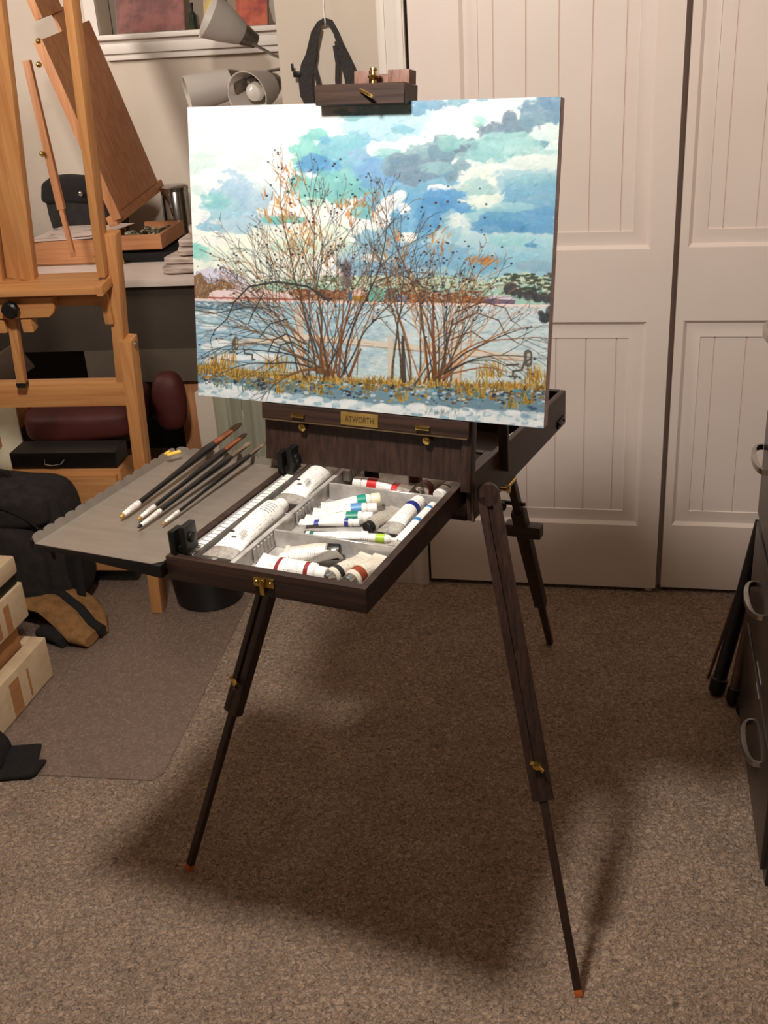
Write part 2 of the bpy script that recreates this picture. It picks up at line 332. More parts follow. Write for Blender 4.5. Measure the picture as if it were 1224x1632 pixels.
# legs
def leg(T, Fp, tu, w, d, side, nut_side):
    T, Fp = V(T), V(Fp); P = lambda t: T.lerp(Fp, t); a = (Fp - T).normalized(); sd = V(side); sd = (sd - a * sd.dot(a)).normalized(); n = a.cross(sd)
    g = G()
    for s in (-1, 1): g.bar(T + sd * s * w * .31, P(tu) + sd * s * w * .31, w * .38, d, side, .0015)
    g.bar(T, P(tu * .5), w * .3, d * .55, side); g.bar(P(tu - .06), P(tu), w * .3, d * .9, side); g.lathe([(-d / 2, w * .5), (d / 2, w * .5)], T, n, 20)
    L = obj('leg', g, WALNUT['z'], FE)
    obj('extension', G().bar(P(tu * .5), P(.985), w * .40, d * .62, side, .0015), WALNUT['z'], L)
    q = P(tu - .075); g = G().lathe([(0, .003), (d / 2 + .004, .003), (d / 2 + .005, .0075), (d / 2 + .009, .0075), (d / 2 + .010, .004)], q, n * nut_side, 12)
    c = q + n * nut_side * (d / 2 + .008)
    for s in (-1, 1): g.bar(c + (a + sd).normalized() * s * .004, c + (a + sd).normalized() * s * .013 + n * nut_side * .006, .007, .0025, a, .001)
    obj('wing_nut', g, BRASS, L)
    return L, P, sd, n
ORANGE = mat('orange_rubber', rgb(214, 110, 52), .6, col2=rgb(196, 96, 44), scale=(80,) * 3)
L1, P, sd, n = leg((.199, -.075, .865), (.399, -.218, .0), .585, .036, .020, (1, .35, 0), 1)
obj('foot_tip', G().bar(P(.985), P(1.0), .014, .012, sd, .001), ORANGE, L1, label='orange rubber foot tip')
obj('leg_bolt', G().cyl((.190, .01, .838), (.206, .01, .838), .004).lathe([(0, .007), (.004, .007)], (.203, .01, .838), (1, 0, 0), 6).cyl((.2, .01, .838), (.2, .06, .836), .003), BRASS, L1)
L2, P, sd, n = leg((-.180, .03, .865), (-.417, -.202, .0), .598, .036, .020, (1, -.35, 0), 1)
obj('foot_tip', G().bar(P(.985), P(1.0), .014, .012, sd, .001), ORANGE, L2, label='orange rubber foot tip')
T, Fp = V((.030, .455, .80)), V((.033, .872, .0)); P = lambda t: T.lerp(Fp, t)
L3 = obj('leg', G().bar(T, P(.42), .018, .018, (1, 0, 0), .001).bar(P(.36), P(.79), .032, .026, (1, 0, 0), .0015, .028, .024), WALNUT['z'], FE)
obj('extension', G().bar(P(.6), P(.995), .017, .015, (1, 0, 0), .004), WALNUT['z'], L3)
obj('cross_block', G().box(-.008, .078, P(.43).y - .018, P(.43).y + .014, P(.43).z - .018, P(.43).z + .012, .002), WALNUT['x'], L3)
obj('locking_knob', G().lathe([(0, .006), (.012, .006), (.013, .013), (.022, .013)], P(.33) + V((-.03, -.008, 0)), (0, -1, 0), 10).cyl(P(.33) + V((-.04, 0, 0)), P(.33) + V((.02, 0, 0)), .005), BLACK, L3)

# ------------------------------------------------------------------ the painting
PW, PH = 680, 520
CWd, CHt = .6047, .4595
def paint():
    rs = np.random.RandomState(11)
    src = np.array([(299, 172), (893, 151), (867, 686), (316, 636)], float); dst = np.array([(0, 0), (PW - 1, 0), (PW - 1, PH - 1), (0, PH - 1)], float)
    def homog(a, b):
        A = []
        for (x, y), (u, v) in zip(a, b): A += [[x, y, 1, 0, 0, 0, -u * x, -u * y, -u], [0, 0, 0, x, y, 1, -v * x, -v * y, -v]]
        return np.linalg.svd(np.array(A))[2][-1].reshape(3, 3)
    Hf, Hi = homog(src, dst), homog(dst, src)
    jj, ii = np.meshgrid(np.arange(PW), np.arange(PH))
    q = Hi @ np.stack([jj.ravel(), ii.ravel(), np.ones(jj.size)]); X = (q[0] / q[2]).reshape(PH, PW); Y = (q[1] / q[2]).reshape(PH, PW)
    def R(x, y):
        p = Hf @ np.array([x, y, 1.0]); return p[0] / p[2], p[1] / p[2]
    def vnoise(sc, sy=None):
        sy = sy or sc; h, w = int(PH / sy) + 3, int(PW / sc) + 3; t = rs.rand(h, w); fx = np.arange(PW) / sc; fy = np.arange(PH) / sy
        x0 = fx.astype(int); y0_ = fy.astype(int); a = fx - x0; b = fy - y0_; a = a * a * (3 - 2 * a); b = b * b * (3 - 2 * b)
        r0_ = t[y0_][:, x0] * (1 - a) + t[y0_][:, x0 + 1] * a; r1_ = t[y0_ + 1][:, x0] * (1 - a) + t[y0_ + 1][:, x0 + 1] * a
        return r0_ * (1 - b[:, None]) + r1_ * b[:, None]
    nA = vnoise(26) * .6 + vnoise(12) * .3 + vnoise(6) * .15 - .5; nB = vnoise(18) * .6 + vnoise(9) * .4 + vnoise(4) * .15 - .55; nC = vnoise(60, 30) - .5
    nS = vnoise(14, 4) * .6 + vnoise(5, 3) * .4 - .5; nF = vnoise(3) - .5; nW = vnoise(30, 18) * .45 + vnoise(13, 9) * .4 + vnoise(6, 5) * .3 - .58
    C = np.zeros((PH, PW, 3))
    ss = lambda t: np.clip(t, 0, 1) ** 2 * (3 - 2 * np.clip(t, 0, 1))
    def put(al, c): C[:] = C * (1 - al[..., None]) + np.array(c, float) * al[..., None]
    def blob(x, y, rx, ry, c, a=.9, rot=0, w=.55, e=.10, nz=None, tex=.5):
        nz = nA if nz is None else nz; t = math.radians(rot); dx, dy = X - x, Y - y
        u = (dx * math.cos(t) + dy * math.sin(t)) / rx; v = (-dx * math.sin(t) + dy * math.cos(t)) / ry
        d = np.sqrt(u * u + v * v) + nz * w * 1.6; al = a * ss((1 + e - d) / (2 * e)) * np.clip(1 + tex * nB * 1.4, 0, 1.0)
        cc = np.array(c, float) + (np.clip(-v, -1, 1) * 9 + nB * 26 + nA * 12)[..., None] * np.array([1.1, .8, .6]); C[:] = C * (1 - al[..., None]) + np.clip(cc, 0, 255) * al[..., None]
    def line(p, q_, w0, w1, c, a=1.0):
        (x0, y0_), (x1, y1_) = R(*p), R(*q_); w = max(w0, w1) + 1.5
        a0, a1 = int(max(0, min(x0, x1) - w)), int(min(PW - 1, max(x0, x1) + w)) + 1; b0, b1 = int(max(0, min(y0_, y1_) - w)), int(min(PH - 1, max(y0_, y1_) + w)) + 1
        if a1 <= a0 or b1 <= b0: return
        xx, yy = np.meshgrid(np.arange(a0, a1), np.arange(b0, b1)); dx, dy = x1 - x0, y1_ - y0_; l2 = dx * dx + dy * dy + 1e-6
        t = np.clip(((xx - x0) * dx + (yy - y0_) * dy) / l2, 0, 1); d = np.hypot(xx - x0 - t * dx, yy - y0_ - t * dy)
        al = a * np.clip((w0 + (w1 - w0) * t) / 2 * 1.12 + .5 - d, 0, 1)
        C[b0:b1, a0:a1] = C[b0:b1, a0:a1] * (1 - al[..., None]) + np.array(c, float) * al[..., None]
    def dab(x, y, r, c, a=1, asp=1.0): line((x - r * asp, y), (x + r * asp, y), r * 1.6, r * 1.2, c, a)
    # ---- sky
    C[:] = (252, 254, 250)
    put(ss((X - 480) / 330), (214, 232, 232)); put(ss((Y - 330) / 110) * .5 * ss((520 - X) / 150), (238, 246, 228))
    put(ss((X - 540) / 160) * ss((Y - 330) / 90) * .9, (150, 195, 215))
    W_, PT, TE, BL, DB_, LB, GR, GD, CR = (253, 254, 252), (214, 239, 234), (138, 206, 202), (140, 192, 220), (92, 152, 202), (176, 216, 232), (140, 172, 184), (112, 138, 158), (222, 236, 230)
    for b in [(325, 243, 34, 10, PT, .7), (322, 258, 26, 13, (190, 228, 222), .6), (345, 225, 18, 6, PT, .5), (412, 250, 14, 9, (200, 230, 226), .6), (398, 266, 20, 9, (196, 228, 224), .6), (352, 190, 22, 5, (226, 240, 236), .6), (440, 184, 20, 8, (222, 240, 238), .6), (430, 215, 22, 18, (226, 244, 240), .6), (312, 272, 12, 7, (200, 226, 226), .6), (318, 210, 14, 5, PT, .7), (312, 305, 12, 9, (190, 224, 222), .6),
              (368, 318, 34, 36, (168, 204, 226), .95), (392, 318, 46, 26, (172, 204, 226), .9), (350, 335, 34, 22, (160, 206, 220), .9), (345, 322, 22, 14, (140, 204, 208), .8), (388, 355, 60, 20, (160, 200, 222), .8), (430, 300, 22, 8, (216, 232, 236), .8), (330, 365, 22, 7, (150, 196, 218), .9), (312, 402, 22, 13, (132, 208, 202), .9), (330, 412, 20, 8, (156, 214, 208), .7), (365, 385, 30, 9, (238, 248, 240), .8), (318, 345, 16, 10, W_, .8),
              (600, 205, 70, 40, LB, .9), (660, 190, 60, 36, (190, 226, 236), .9), (700, 170, 40, 24, (200, 228, 236), .8), (560, 185, 24, 9, (140, 188, 196), .8), (545, 178, 14, 6, (160, 200, 206), .8), (690, 165, 22, 10, (130, 170, 196), .9), (668, 172, 14, 14, (118, 164, 196), .9), (728, 160, 16, 9, (136, 176, 194), .9), (770, 155, 10, 5, (136, 176, 194), .8), (640, 205, 20, 8, (136, 190, 212), .8),
              (560, 260, 70, 50, BL, .95), (620, 300, 70, 60, (130, 186, 218), .95), (540, 235, 46, 26, (136, 196, 212), .95), (490, 245, 24, 26, TE, .95), (478, 262, 14, 14, TE, .9), (508, 214, 18, 11, TE, .95), (520, 225, 12, 7, (116, 180, 210), .9), (495, 262, 24, 16, DB_, .85), (516, 270, 26, 16, (92, 156, 206), .7), (470, 290, 12, 12, (120, 196, 190), .9), (530, 300, 66, 26, (128, 196, 194), .9), (500, 318, 26, 12, (120, 196, 188), .9), (455, 352, 34, 8, (122, 196, 184), .9), (575, 335, 20, 16, (124, 192, 190), .8), (610, 275, 40, 26, (126, 172, 218), .8), (575, 248, 26, 12, (150, 190, 224), .7),
              (620, 236, 44, 12, W_, 1.0), (598, 240, 16, 9, W_, 1.0), (652, 228, 26, 12, W_, 1.0), (618, 245, 26, 10, (150, 208, 212), .9), (684, 216, 14, 10, W_, .95), (700, 262, 20, 8, (190, 226, 232), .7),
              (740, 200, 62, 30, (236, 249, 247), .95), (720, 218, 40, 16, (240, 251, 248), .9), (765, 180, 60, 16, (240, 250, 248), .9), (765, 192, 12, 10, (150, 206, 206), .8), (690, 300, 60, 30, (120, 176, 206), .9), (650, 262, 42, 22, GR, .95), (685, 252, 46, 26, (144, 178, 190), .95), (710, 240, 24, 24, (128, 160, 176), .95), (742, 236, 22, 16, GD, .95), (752, 228, 10, 12, (104, 124, 146), .9), (665, 272, 46, 20, (122, 150, 172), .9), (640, 255, 20, 12, (126, 154, 172), .9), (720, 275, 14, 20, (126, 158, 178), .95), (700, 268, 26, 10, (150, 192, 200), .8), (735, 262, 16, 12, (132, 166, 182), .9), (715, 228, 18, 12, (148, 200, 200), .8), (738, 248, 16, 8, (150, 188, 196), .8),
              (800, 206, 34, 14, GD, .95), (785, 214, 30, 12, (124, 150, 170), .95), (812, 190, 15, 16, (116, 140, 160), .95), (828, 200, 26, 12, (124, 152, 170), .95), (870, 172, 40, 22, (120, 154, 178), .95), (850, 188, 26, 12, (130, 162, 180), .95), (884, 160, 24, 16, (116, 150, 178), .9), (862, 228, 15, 8, (110, 160, 184), .95), (800, 230, 66, 20, (152, 204, 206), .9), (780, 248, 46, 12, (150, 202, 206), .9), (840, 240, 44, 10, (168, 210, 212), .8), (868, 210, 20, 14, (214, 234, 232), .9),
              (790, 288, 70, 28, CR, .95), (850, 255, 46, 12, (220, 234, 230), .9), (760, 320, 40, 26, (226, 238, 228), .9), (765, 298, 30, 12, (160, 200, 204), .85), (740, 304, 12, 6, (170, 206, 206), .8), (840, 290, 60, 22, (158, 198, 214), .9), (858, 320, 56, 36, (122, 176, 206), .95), (850, 285, 40, 10, (140, 190, 204), .8), (800, 345, 66, 16, (140, 194, 206), .9), (840, 350, 70, 22, (100, 160, 202), .95), (800, 362, 50, 12, (88, 150, 196), .8), (815, 330, 40, 8, (160, 206, 216), .7), (850, 395, 60, 20, (164, 208, 222), .95), (810, 382, 40, 12, (156, 210, 216), .9), (845, 390, 12, 5, (90, 150, 190), .9), (800, 410, 60, 16, (150, 200, 220), .9), (860, 425, 40, 12, (140, 176, 196), .8),
              (660, 350, 50, 40, (110, 172, 212), .9), (622, 325, 30, 13, W_, 1.0, -38), (608, 350, 14, 14, W_, 1.0, -20), (645, 332, 12, 10, W_, .95), (650, 378, 14, 10, (250, 250, 242), .95), (700, 300, 18, 8, W_, .9), (705, 322, 30, 22, (90, 152, 204), .95), (735, 330, 16, 9, (96, 158, 208), .95), (680, 345, 24, 20, (98, 160, 208), .9), (720, 360, 18, 24, (150, 194, 210), .7), (725, 352, 10, 12, (240, 246, 240), .7), (600, 385, 40, 20, (120, 176, 208), .8), (680, 410, 70, 22, (120, 172, 206), .85), (600, 430, 60, 14, (120, 172, 210), .8), (760, 420, 50, 14, (120, 176, 206), .8), (560, 410, 26, 20, (140, 186, 210), .7),
              (420, 410, 90, 34, (236, 247, 230), .7), (520, 385, 46, 26, (212, 232, 214), .7), (470, 390, 40, 16, (196, 226, 206), .6), (500, 330, 30, 14, (240, 246, 232), .6), (480, 370, 18, 12, (250, 246, 226), .7), (440, 372, 40, 10, (240, 246, 230), .7)]:
        blob(*b[:6], rot=b[6] if len(b) > 6 else 0, w=.62, e=.13, nz=nW)
    for k in range(1900):                                       # short scumbled strokes
        x, y = 300 + rs.rand() * 590, 150 + rs.rand() * 290; px, py_ = R(x, y); px, py_ = int(np.clip(px, 0, PW - 1)), int(np.clip(py_, 0, PH - 1)); c = C[py_, px] + rs.randn() * 10 + np.array([-6, 2, 5]) * rs.randn()
        l = 4 + rs.rand() * 9; an = rs.randn() * .5 - .2; line((x, y), (x + l * math.cos(an), y + l * math.sin(an)), 2 + rs.rand() * 4, 1, np.clip(c, 0, 254), .55)
    # ---- far shore
    hor = lambda x: 482 + (x - 310) * .012
    def ridge(pts, bottom, c, a=1.0, wob=3):
        xs_ = [p[0] for p in pts]; ys_ = [p[1] for p in pts]; top = np.interp(X, xs_, ys_) + nB * wob * 2
        put(a * ss((Y - top) / 1.6 + .5) * (Y < bottom(X) if callable(bottom) else Y < bottom) * (X > xs_[0]) * (X < xs_[-1]), c)
    ridge([(305, 440), (318, 436), (335, 427), (345, 432), (356, 425), (372, 440), (390, 452), (420, 470)], 470, (216, 214, 228))
    for k in range(70): x = 312 + rs.rand() * 75; y = 430 + rs.rand() * 22 + abs(x - 348) * .15; line((x, y), (x + 3 + rs.randn() * 3, y + 4 + rs.rand() * 4), 2, 1, [(120, 112, 140), (150, 146, 176), (244, 242, 246), (96, 90, 112)][rs.randint(4)], .8)
    ridge([(304, 444), (320, 440), (330, 456), (342, 458), (352, 448), (366, 456), (382, 468), (420, 474)], hor, (140, 108, 80))
    for k in range(260): x = 306 + rs.rand() * 80; y = 446 + rs.rand() * 32 + max(0, (x - 350) * .2); line((x, y), (x + rs.randn() * 1.5, y + 5), 1, .8, [(96, 70, 52), (176, 140, 104), (120, 84, 70), (206, 186, 160)][rs.randint(4)], .8)
    ridge([(385, 470), (410, 458), (440, 450), (480, 446), (520, 440), (560, 444), (600, 438), (650, 446), (700, 440), (740, 446), (780, 448), (810, 438), (840, 432), (862, 440), (895, 450)], hor, (196, 218, 196))
    ridge([(420, 462), (470, 450), (520, 458), (570, 462), (640, 458), (700, 462), (760, 460), (800, 458), (830, 452), (895, 470)], hor, (164, 204, 192), .9)
    for k in range(1100):
        x = 400 + rs.rand() * 488; y = 440 + rs.rand() * 30 + (8 if x < 480 else 0); c = [(74, 74, 56), (110, 92, 66), (236, 240, 232), (128, 168, 140), (148, 206, 196), (70, 84, 60), (222, 226, 206)][rs.randint(7)]
        dab(x, y, .7 + rs.rand() * 1.2, c, .8, .4 + rs.rand() * 1.4)
    ridge([(450, 466), (500, 464), (550, 466), (610, 472), (690, 468), (740, 470), (790, 474)], lambda x: hor(x) - 1, (136, 84, 58), .85)
    for k in range(420): x = 450 + rs.rand() * 320; y = 464 + rs.rand() * 18; dab(x, y, .8 + rs.rand() * 1.1, [(112, 60, 44), (160, 100, 60), (86, 60, 50), (196, 150, 110), (226, 210, 196)][rs.randint(5)], .9, 1.3)
    for k in range(90): x = 805 + rs.rand() * 85; y = 436 + rs.rand() * 34; dab(x, y, 1.6 + rs.rand(), (64, 74, 60), .85, 1.2)
    for x0, yc_, rx_, ry_ in ((808, 462, 5, 8), (819, 460, 7, 12), (829, 466, 5, 9), (841, 470, 8, 9), (852, 466, 4, 12), (858, 474, 9, 7), (871, 476, 6, 8), (880, 475, 8, 10), (888, 478, 6, 7)): blob(x0, yc_, rx_, ry_, (66, 64, 68), .92, w=.7, e=.25)
    blob(552, 442, 9, 22, (110, 92, 96), .75, w=.5, e=.3)
    for k in range(90): x = 552 + rs.randn() * 5; y = 425 + rs.rand() * 40; line((x, y), (x + rs.randn() * 3, y - 7), 1, .6, (92, 74, 80), .7)
    def poly(pts, c, a=1.0):
        m_ = np.zeros_like(X, bool); n_ = len(pts)
        for i in range(n_):
            (xa, ya), (xb, yb) = pts[i], pts[(i + 1) % n_]
            cnd = ((ya > Y) != (yb > Y)); m_ ^= cnd & (X < (xb - xa) * (Y - ya) / (yb - ya + 1e-9) + xa)
        put(m_ * a, c)
    poly([(335, 470), (345, 466), (458, 470), (470, 476), (470, 479), (332, 477)], (238, 214, 212)); poly([(332, 477), (470, 479), (470, 483), (335, 482)], (168, 84, 74)); poly([(358, 464), (430, 465), (440, 469), (352, 468)], (226, 206, 208))
    poly([(562, 463), (578, 463), (583, 474), (561, 474)], (236, 206, 196)); poly([(563, 474), (582, 474), (582, 482), (563, 482)], (182, 146, 58)); poly([(555, 467), (561, 465), (561, 482), (555, 482)], (86, 120, 160))
    poly([(588, 462), (600, 454), (612, 462), (612, 482), (588, 482)], (108, 184, 176)); poly([(584, 463), (600, 453), (616, 463), (612, 464), (600, 457), (588, 465)], (206, 232, 226)); poly([(615, 462), (630, 462), (630, 480), (615, 480)], (104, 108, 108)); poly([(632, 474), (652, 472), (652, 483), (632, 483)], (120, 134, 158))
    poly([(772, 478), (782, 472), (812, 473), (822, 480), (820, 486), (774, 486)], (120, 104, 124)); poly([(774, 477), (784, 471), (812, 472), (822, 479)], (222, 210, 222))
    # ---- snow field
    put((Y > hor(X)) * 1.0, (166, 200, 216)); put((Y > hor(X)) * ss((X - 520) / 160), (204, 222, 226)); put((Y > hor(X)) * ss((Y - 560) / 50) * ss((X - 480) / 100) * .5, (208, 226, 224))
    put((Y > hor(X) - 2.5) * (Y < hor(X) + 1.5) * .9, (244, 222, 214))
    put((Y > hor(X) + 2) * (Y < hor(X) + 15) * ss((430 - X) / 60) * .7, (104, 140, 160)); put((Y > hor(X) + 2) * ss((Y - 500) / 40) * ss((460 - X) / 100) * .5, (146, 184, 210))
    put((Y > hor(X) + 2) * np.clip(nS * 3.2, 0, 1) * .75, (222, 236, 238)); put((Y > hor(X) + 2) * np.clip(-nS * 3 - .35, 0, 1) * .6, (120, 156, 176))
    for b in [(352, 552, 18, 7), (332, 558, 13, 6), (350, 528, 12, 5), (330, 504, 22, 5), (370, 575, 30, 6), (420, 574, 28, 6), (340, 580, 20, 5), (330, 525, 12, 4)]: blob(b[0], b[1], b[2], b[3], (240, 246, 248), .9, w=.3, e=.2)
    for k in range(500): x = 560 + rs.rand() * 320; y = 492 + rs.rand() * 110; l = 3 + rs.rand() * 9; line((x, y), (x + l, y + .6), 1.1, .6, [(146, 168, 172), (240, 246, 244), (168, 190, 194), (232, 214, 204)][rs.randint(4)], .75)
    for k in range(40): x = 320 + rs.rand() * 70; y = 484 + rs.rand() * 12; dab(x, y, 1.4, (84, 116, 140), .6)
    for k in range(90): x = 760 + rs.rand() * 100; y = 488 + rs.rand() * 16; dab(x, y, .8, (168, 110, 100), .6)
    for b in [(868, 508, 9, 8), (878, 498, 8, 10), (862, 500, 5, 5)]: blob(*b, (58, 60, 66), .95, w=.35, e=.2)
    # ---- fence
    FB_, FS = (224, 212, 194), (158, 142, 126)
    for (p, q_, w) in (((376, 552), (482, 541), 10), ((482, 541), (600, 552), 10), ((600, 552), (735, 564), 10), ((735, 564), (842, 573), 11)):
        line(p, q_, w, w, FB_, .95); line((p[0], p[1] + w * .45), (q_[0], q_[1] + w * .45), 2, 2, FS, .8)
        for k in range(14): t = rs.rand(); x = p[0] + (q_[0] - p[0]) * t; y = p[1] + (q_[1] - p[1]) * t + rs.randn() * 2.5; line((x, y), (x + 12, y + 12 * (q_[1] - p[1]) / (q_[0] - p[0])), .9, .7, [(168, 150, 128), (236, 226, 208)][rs.randint(2)], .8)
    for x in (478, 729, 622): line((x, 495 if x == 478 else 540), (x, 612), 15 if x != 622 else 9, 15 if x != 622 else 9, (216, 202, 184), .85); line((x + 6, 545), (x + 6, 610), 2, 2, FS, .6)
    for x, y, w in ((376, 552, 9), (842, 573, 13)): line((x, y - 7), (x, y + 7), w, w, (104, 100, 92)); line((x + 1, y - 6), (x + 1, y + 5), w * .4, w * .4, (196, 190, 176))
    for pts in ([(372, 546), (370, 560), (374, 566), (366, 566)], [(388, 560), (390, 568), (402, 570), (402, 578), (406, 578)], [(846, 574), (836, 580), (832, 592), (818, 594), (818, 602)], [(808, 584), (826, 583)], [(812, 602), (824, 603)]):
        for p, q_ in zip(pts, pts[1:]): line(p, q_, 3, 3, (88, 88, 82))
    # ---- verge, pebbles, snow bank
    gt = np.interp(X, [300, 330, 400, 470, 560, 650, 760, 800, 895], [585, 584, 594, 600, 606, 612, 613, 612, 615]); put(ss((Y - gt) / 4) * .92, (176, 148, 84))
    pt = gt + 12 + nA * 10; put(ss((Y - pt) / 6) * .95, (116, 152, 172))
    for k in range(1500):
        x = 305 + rs.rand() * 580; g0 = np.interp(x, [300, 400, 560, 760, 895], [590, 600, 610, 616, 620]); y = g0 + abs(rs.randn()) * 15; c = [(62, 88, 116), (44, 52, 66), (140, 180, 200), (206, 222, 230), (150, 118, 64), (92, 124, 140), (196, 152, 60), (110, 90, 66), (96, 150, 168)][rs.randint(9)]
        dab(x, y, 1.1 + rs.rand() ** 2 * 2.4, c, .9, .4 + rs.rand() * .7)
    sb = np.interp(X, [300, 340, 400, 470, 560, 640, 700, 760, 895], [618, 612, 622, 632, 640, 650, 648, 655, 662]) + nA * 12; put(ss((Y - sb) / 5) * .95, (236, 243, 246))
    for k in range(420):
        x = 300 + rs.rand() * 590; y = np.interp(x, [300, 340, 470, 640, 895], [622, 616, 636, 652, 664]) + rs.rand() ** 1.4 * 26; dab(x, y, 2 + rs.rand() * 4, [(242, 246, 248), (206, 222, 230), (160, 194, 208), (232, 240, 244), (252, 253, 252), (130, 172, 190)][rs.randint(6)], .7, .7)
    for k in range(14): x = 560 + rs.rand() * 330; blob(x, 655 + (x - 560) * .06 + rs.randn() * 6, 14, 5, (246, 250, 251), .85, w=.4, e=.2)
    def tuft(x, y, n_, h, cs, sp=6):
        for k in range(n_):
            xx = x + rs.randn() * sp; line((xx, y + rs.randn() * 2), (xx + rs.randn() * 4, y - h * (.5 + rs.rand() * .6)), 1.5, .6, cs[rs.randint(len(cs))], .9)
    OC = [(206, 158, 48), (172, 120, 44), (222, 180, 76), (150, 104, 40), (120, 96, 48)]
    for x in range(312, 880, 7):
        if rs.rand() < .86: tuft(x, np.interp(x, [300, 400, 560, 760, 895], [598, 606, 614, 620, 622]), 9, 17 if x < 480 else 13, OC, 4)
    for x, y in ((352, 590), (366, 586), (340, 592), (430, 592), (450, 594), (690, 610), (770, 604), (790, 602), (855, 606), (850, 612)): tuft(x, y, 22, 24, OC, 7)
    for x, y in ((770, 636), (752, 634), (815, 652), (843, 644), (640, 640), (505, 632), (590, 626), (445, 630)): tuft(x, y, 18, 18, OC + [(96, 120, 60)], 6)
    for x, y in ((345, 622), (400, 626), (460, 626)): tuft(x, y, 20, 14, [(92, 132, 120), (128, 128, 84), (80, 108, 112)], 8)
    for k in range(40): x = 676 + rs.rand() * 56; yb = 664 + rs.randn() * 2.5; line((x, yb), (x + 1.5 + rs.randn() * 1.2, yb - 3 - rs.rand() * 5), .8, .6, [(104, 128, 134), (136, 156, 160), (120, 124, 96)][rs.randint(3)], .7)
    # ---- bare shrubs
    DK = [(62, 54, 50), (84, 64, 48), (54, 64, 76), (110, 76, 46), (66, 72, 74), (134, 92, 52), (58, 50, 44), (96, 84, 60)]; RU = [(196, 124, 64), (214, 146, 84), (170, 98, 50), (150, 96, 56), (190, 150, 84)]
    for x, y, rx, ry in ((462, 285, 26, 24), (450, 320, 30, 20), (440, 345, 26, 14), (545, 345, 26, 22), (580, 335, 24, 26), (480, 360, 26, 20), (500, 400, 50, 30), (630, 400, 18, 20), (700, 390, 18, 26), (765, 418, 30, 6)):
        for k in range(int(rx * .9)): a_ = rs.rand() * 2 * PI; rr = math.sqrt(rs.rand()); x_, y_ = x + rx * rr * math.cos(a_), y + ry * rr * math.sin(a_); tt = -PI / 2 + (x_ - 540) * .004 + rs.randn() * .35; line((x_, y_), (x_ + 13 * math.cos(tt), y_ + 13 * math.sin(tt)), 3.2, 1, RU[rs.randint(5)], .62)
    berries = []
    def branch(x, y, an, ln, w, cs, dep, curl):
        n_ = max(4, int(ln / 9)); st = ln / n_; c = cs[rs.randint(len(cs))]
        for k in range(n_):
            t = k / n_; x2, y2 = x + st * math.cos(an), y + st * math.sin(an); line((x, y), (x2, y2), max(.6, w * (1 - .85 * t)), max(.6, w * (1 - .85 * (t + 1 / n_))), c, .85)
            x, y = x2, y2; an += curl + rs.randn() * .07
            if dep > 0 and t > .3 and rs.rand() < (.42 if dep > 1 else .26): branch(x, y, an + rs.choice([-1, 1]) * (.3 + rs.rand() * .35), ln * (1 - t) * (.4 + rs.rand() * .3) + 6, w * (1 - .7 * t) * .6, cs, dep - 1, curl * .6 + rs.randn() * .01)
            if rs.rand() < .022 and t > .4: berries.append((x + rs.randn() * 2, y + rs.randn() * 2))
        if rs.rand() < .10: berries.append((x, y))
    up = -PI / 2
    for k in range(34):                                      # left clump, a wide fan
        an = up + rs.uniform(-.75, .55); ln = 330 * (1 - .28 * abs(an - up + .08)) * rs.uniform(.55, 1.0); branch(528 + rs.randn() * 24, 604 + rs.randn() * 4, an, ln, rs.uniform(1.4, 3.2), DK + RU[2:4], 2, (an - up) * .006 + rs.randn() * .006)
    for an, ln, cu in ((-2.35, 230, -.035), (-2.5, 210, -.045), (-2.3, 250, -.04), (-2.6, 190, -.05), (-2.75, 160, -.07), (-2.85, 140, -.08), (-2.45, 270, -.022), (-2.2, 300, -.02), (-2.15, 260, -.03)): branch(522 + rs.randn() * 8, 600, an, ln, 3.4, DK, 2, cu)
    for k in range(24):                                      # right clump
        an = up + rs.uniform(-.32, .75); ln = 270 * (1 - .35 * abs(an - up - .05)) * rs.uniform(.55, 1.0); branch(690 + rs.randn() * 22, 610 + rs.randn() * 4, an, ln, rs.uniform(1.4, 3.4), DK[:4] + RU[1:4], 2, (an - up) * .008 + rs.randn() * .006)
    for an, ln, cu in ((-.85, 190, .035), (-.7, 170, .05), (-.95, 210, .03), (-.6, 150, .06), (-1.05, 240, .012), (-.5, 130, .06)): branch(702 + rs.randn() * 8, 606, an, ln, 3.2, DK + RU[2:4], 2, cu)
    for p0, an, ln in (((694, 600), up + .03, 320), ((640, 606), up - .03, 230), ((625, 606), up + .05, 220), ((655, 608), up, 250), ((548, 600), up + .12, 330), ((505, 600), up - .2, 360), ((515, 598), up - .12, 360)): branch(p0[0], p0[1], an, ln, 4, DK, 3, 0)
    branch(318, 400, .45, 60, 1.4, DK, 1, 0); branch(308, 492, .15, 90, 2, [(50, 70, 90)], 1, -.01)
    for (p, q_, w) in (((524, 602), (505, 500), 5), ((530, 604), (560, 480), 4.5), ((540, 604), (548, 480), 4), ((692, 608), (690, 470), 5), ((684, 608), (672, 500), 4), ((700, 608), (722, 510), 4.5), ((644, 610), (642, 540), 8), ((556, 604), (575, 560), 5)): line(p, q_, w, w * .6, [(86, 60, 44), (64, 54, 48), (120, 72, 44)][rs.randint(3)], .9)
    for pts, w_ in (([(524, 482), (490, 459), (440, 452), (397, 460), (373, 485), (362, 512), (343, 530), (335, 546)], 4), ([(310, 498), (340, 504), (370, 498), (400, 493), (432, 497)], 2), ([(486, 552), (456, 536), (436, 546), (427, 566)], 2.6), ([(494, 566), (466, 549), (447, 554), (440, 578)], 2.6), ([(458, 512), (430, 520), (414, 541)], 2.2), ([(420, 470), (402, 505), (396, 520)], 2.2), ([(720, 520), (760, 500), (795, 512), (806, 535)], 2.2), ([(715, 545), (752, 530), (778, 548)], 2), ([(725, 500), (770, 482), (806, 492), (815, 512)], 2)):
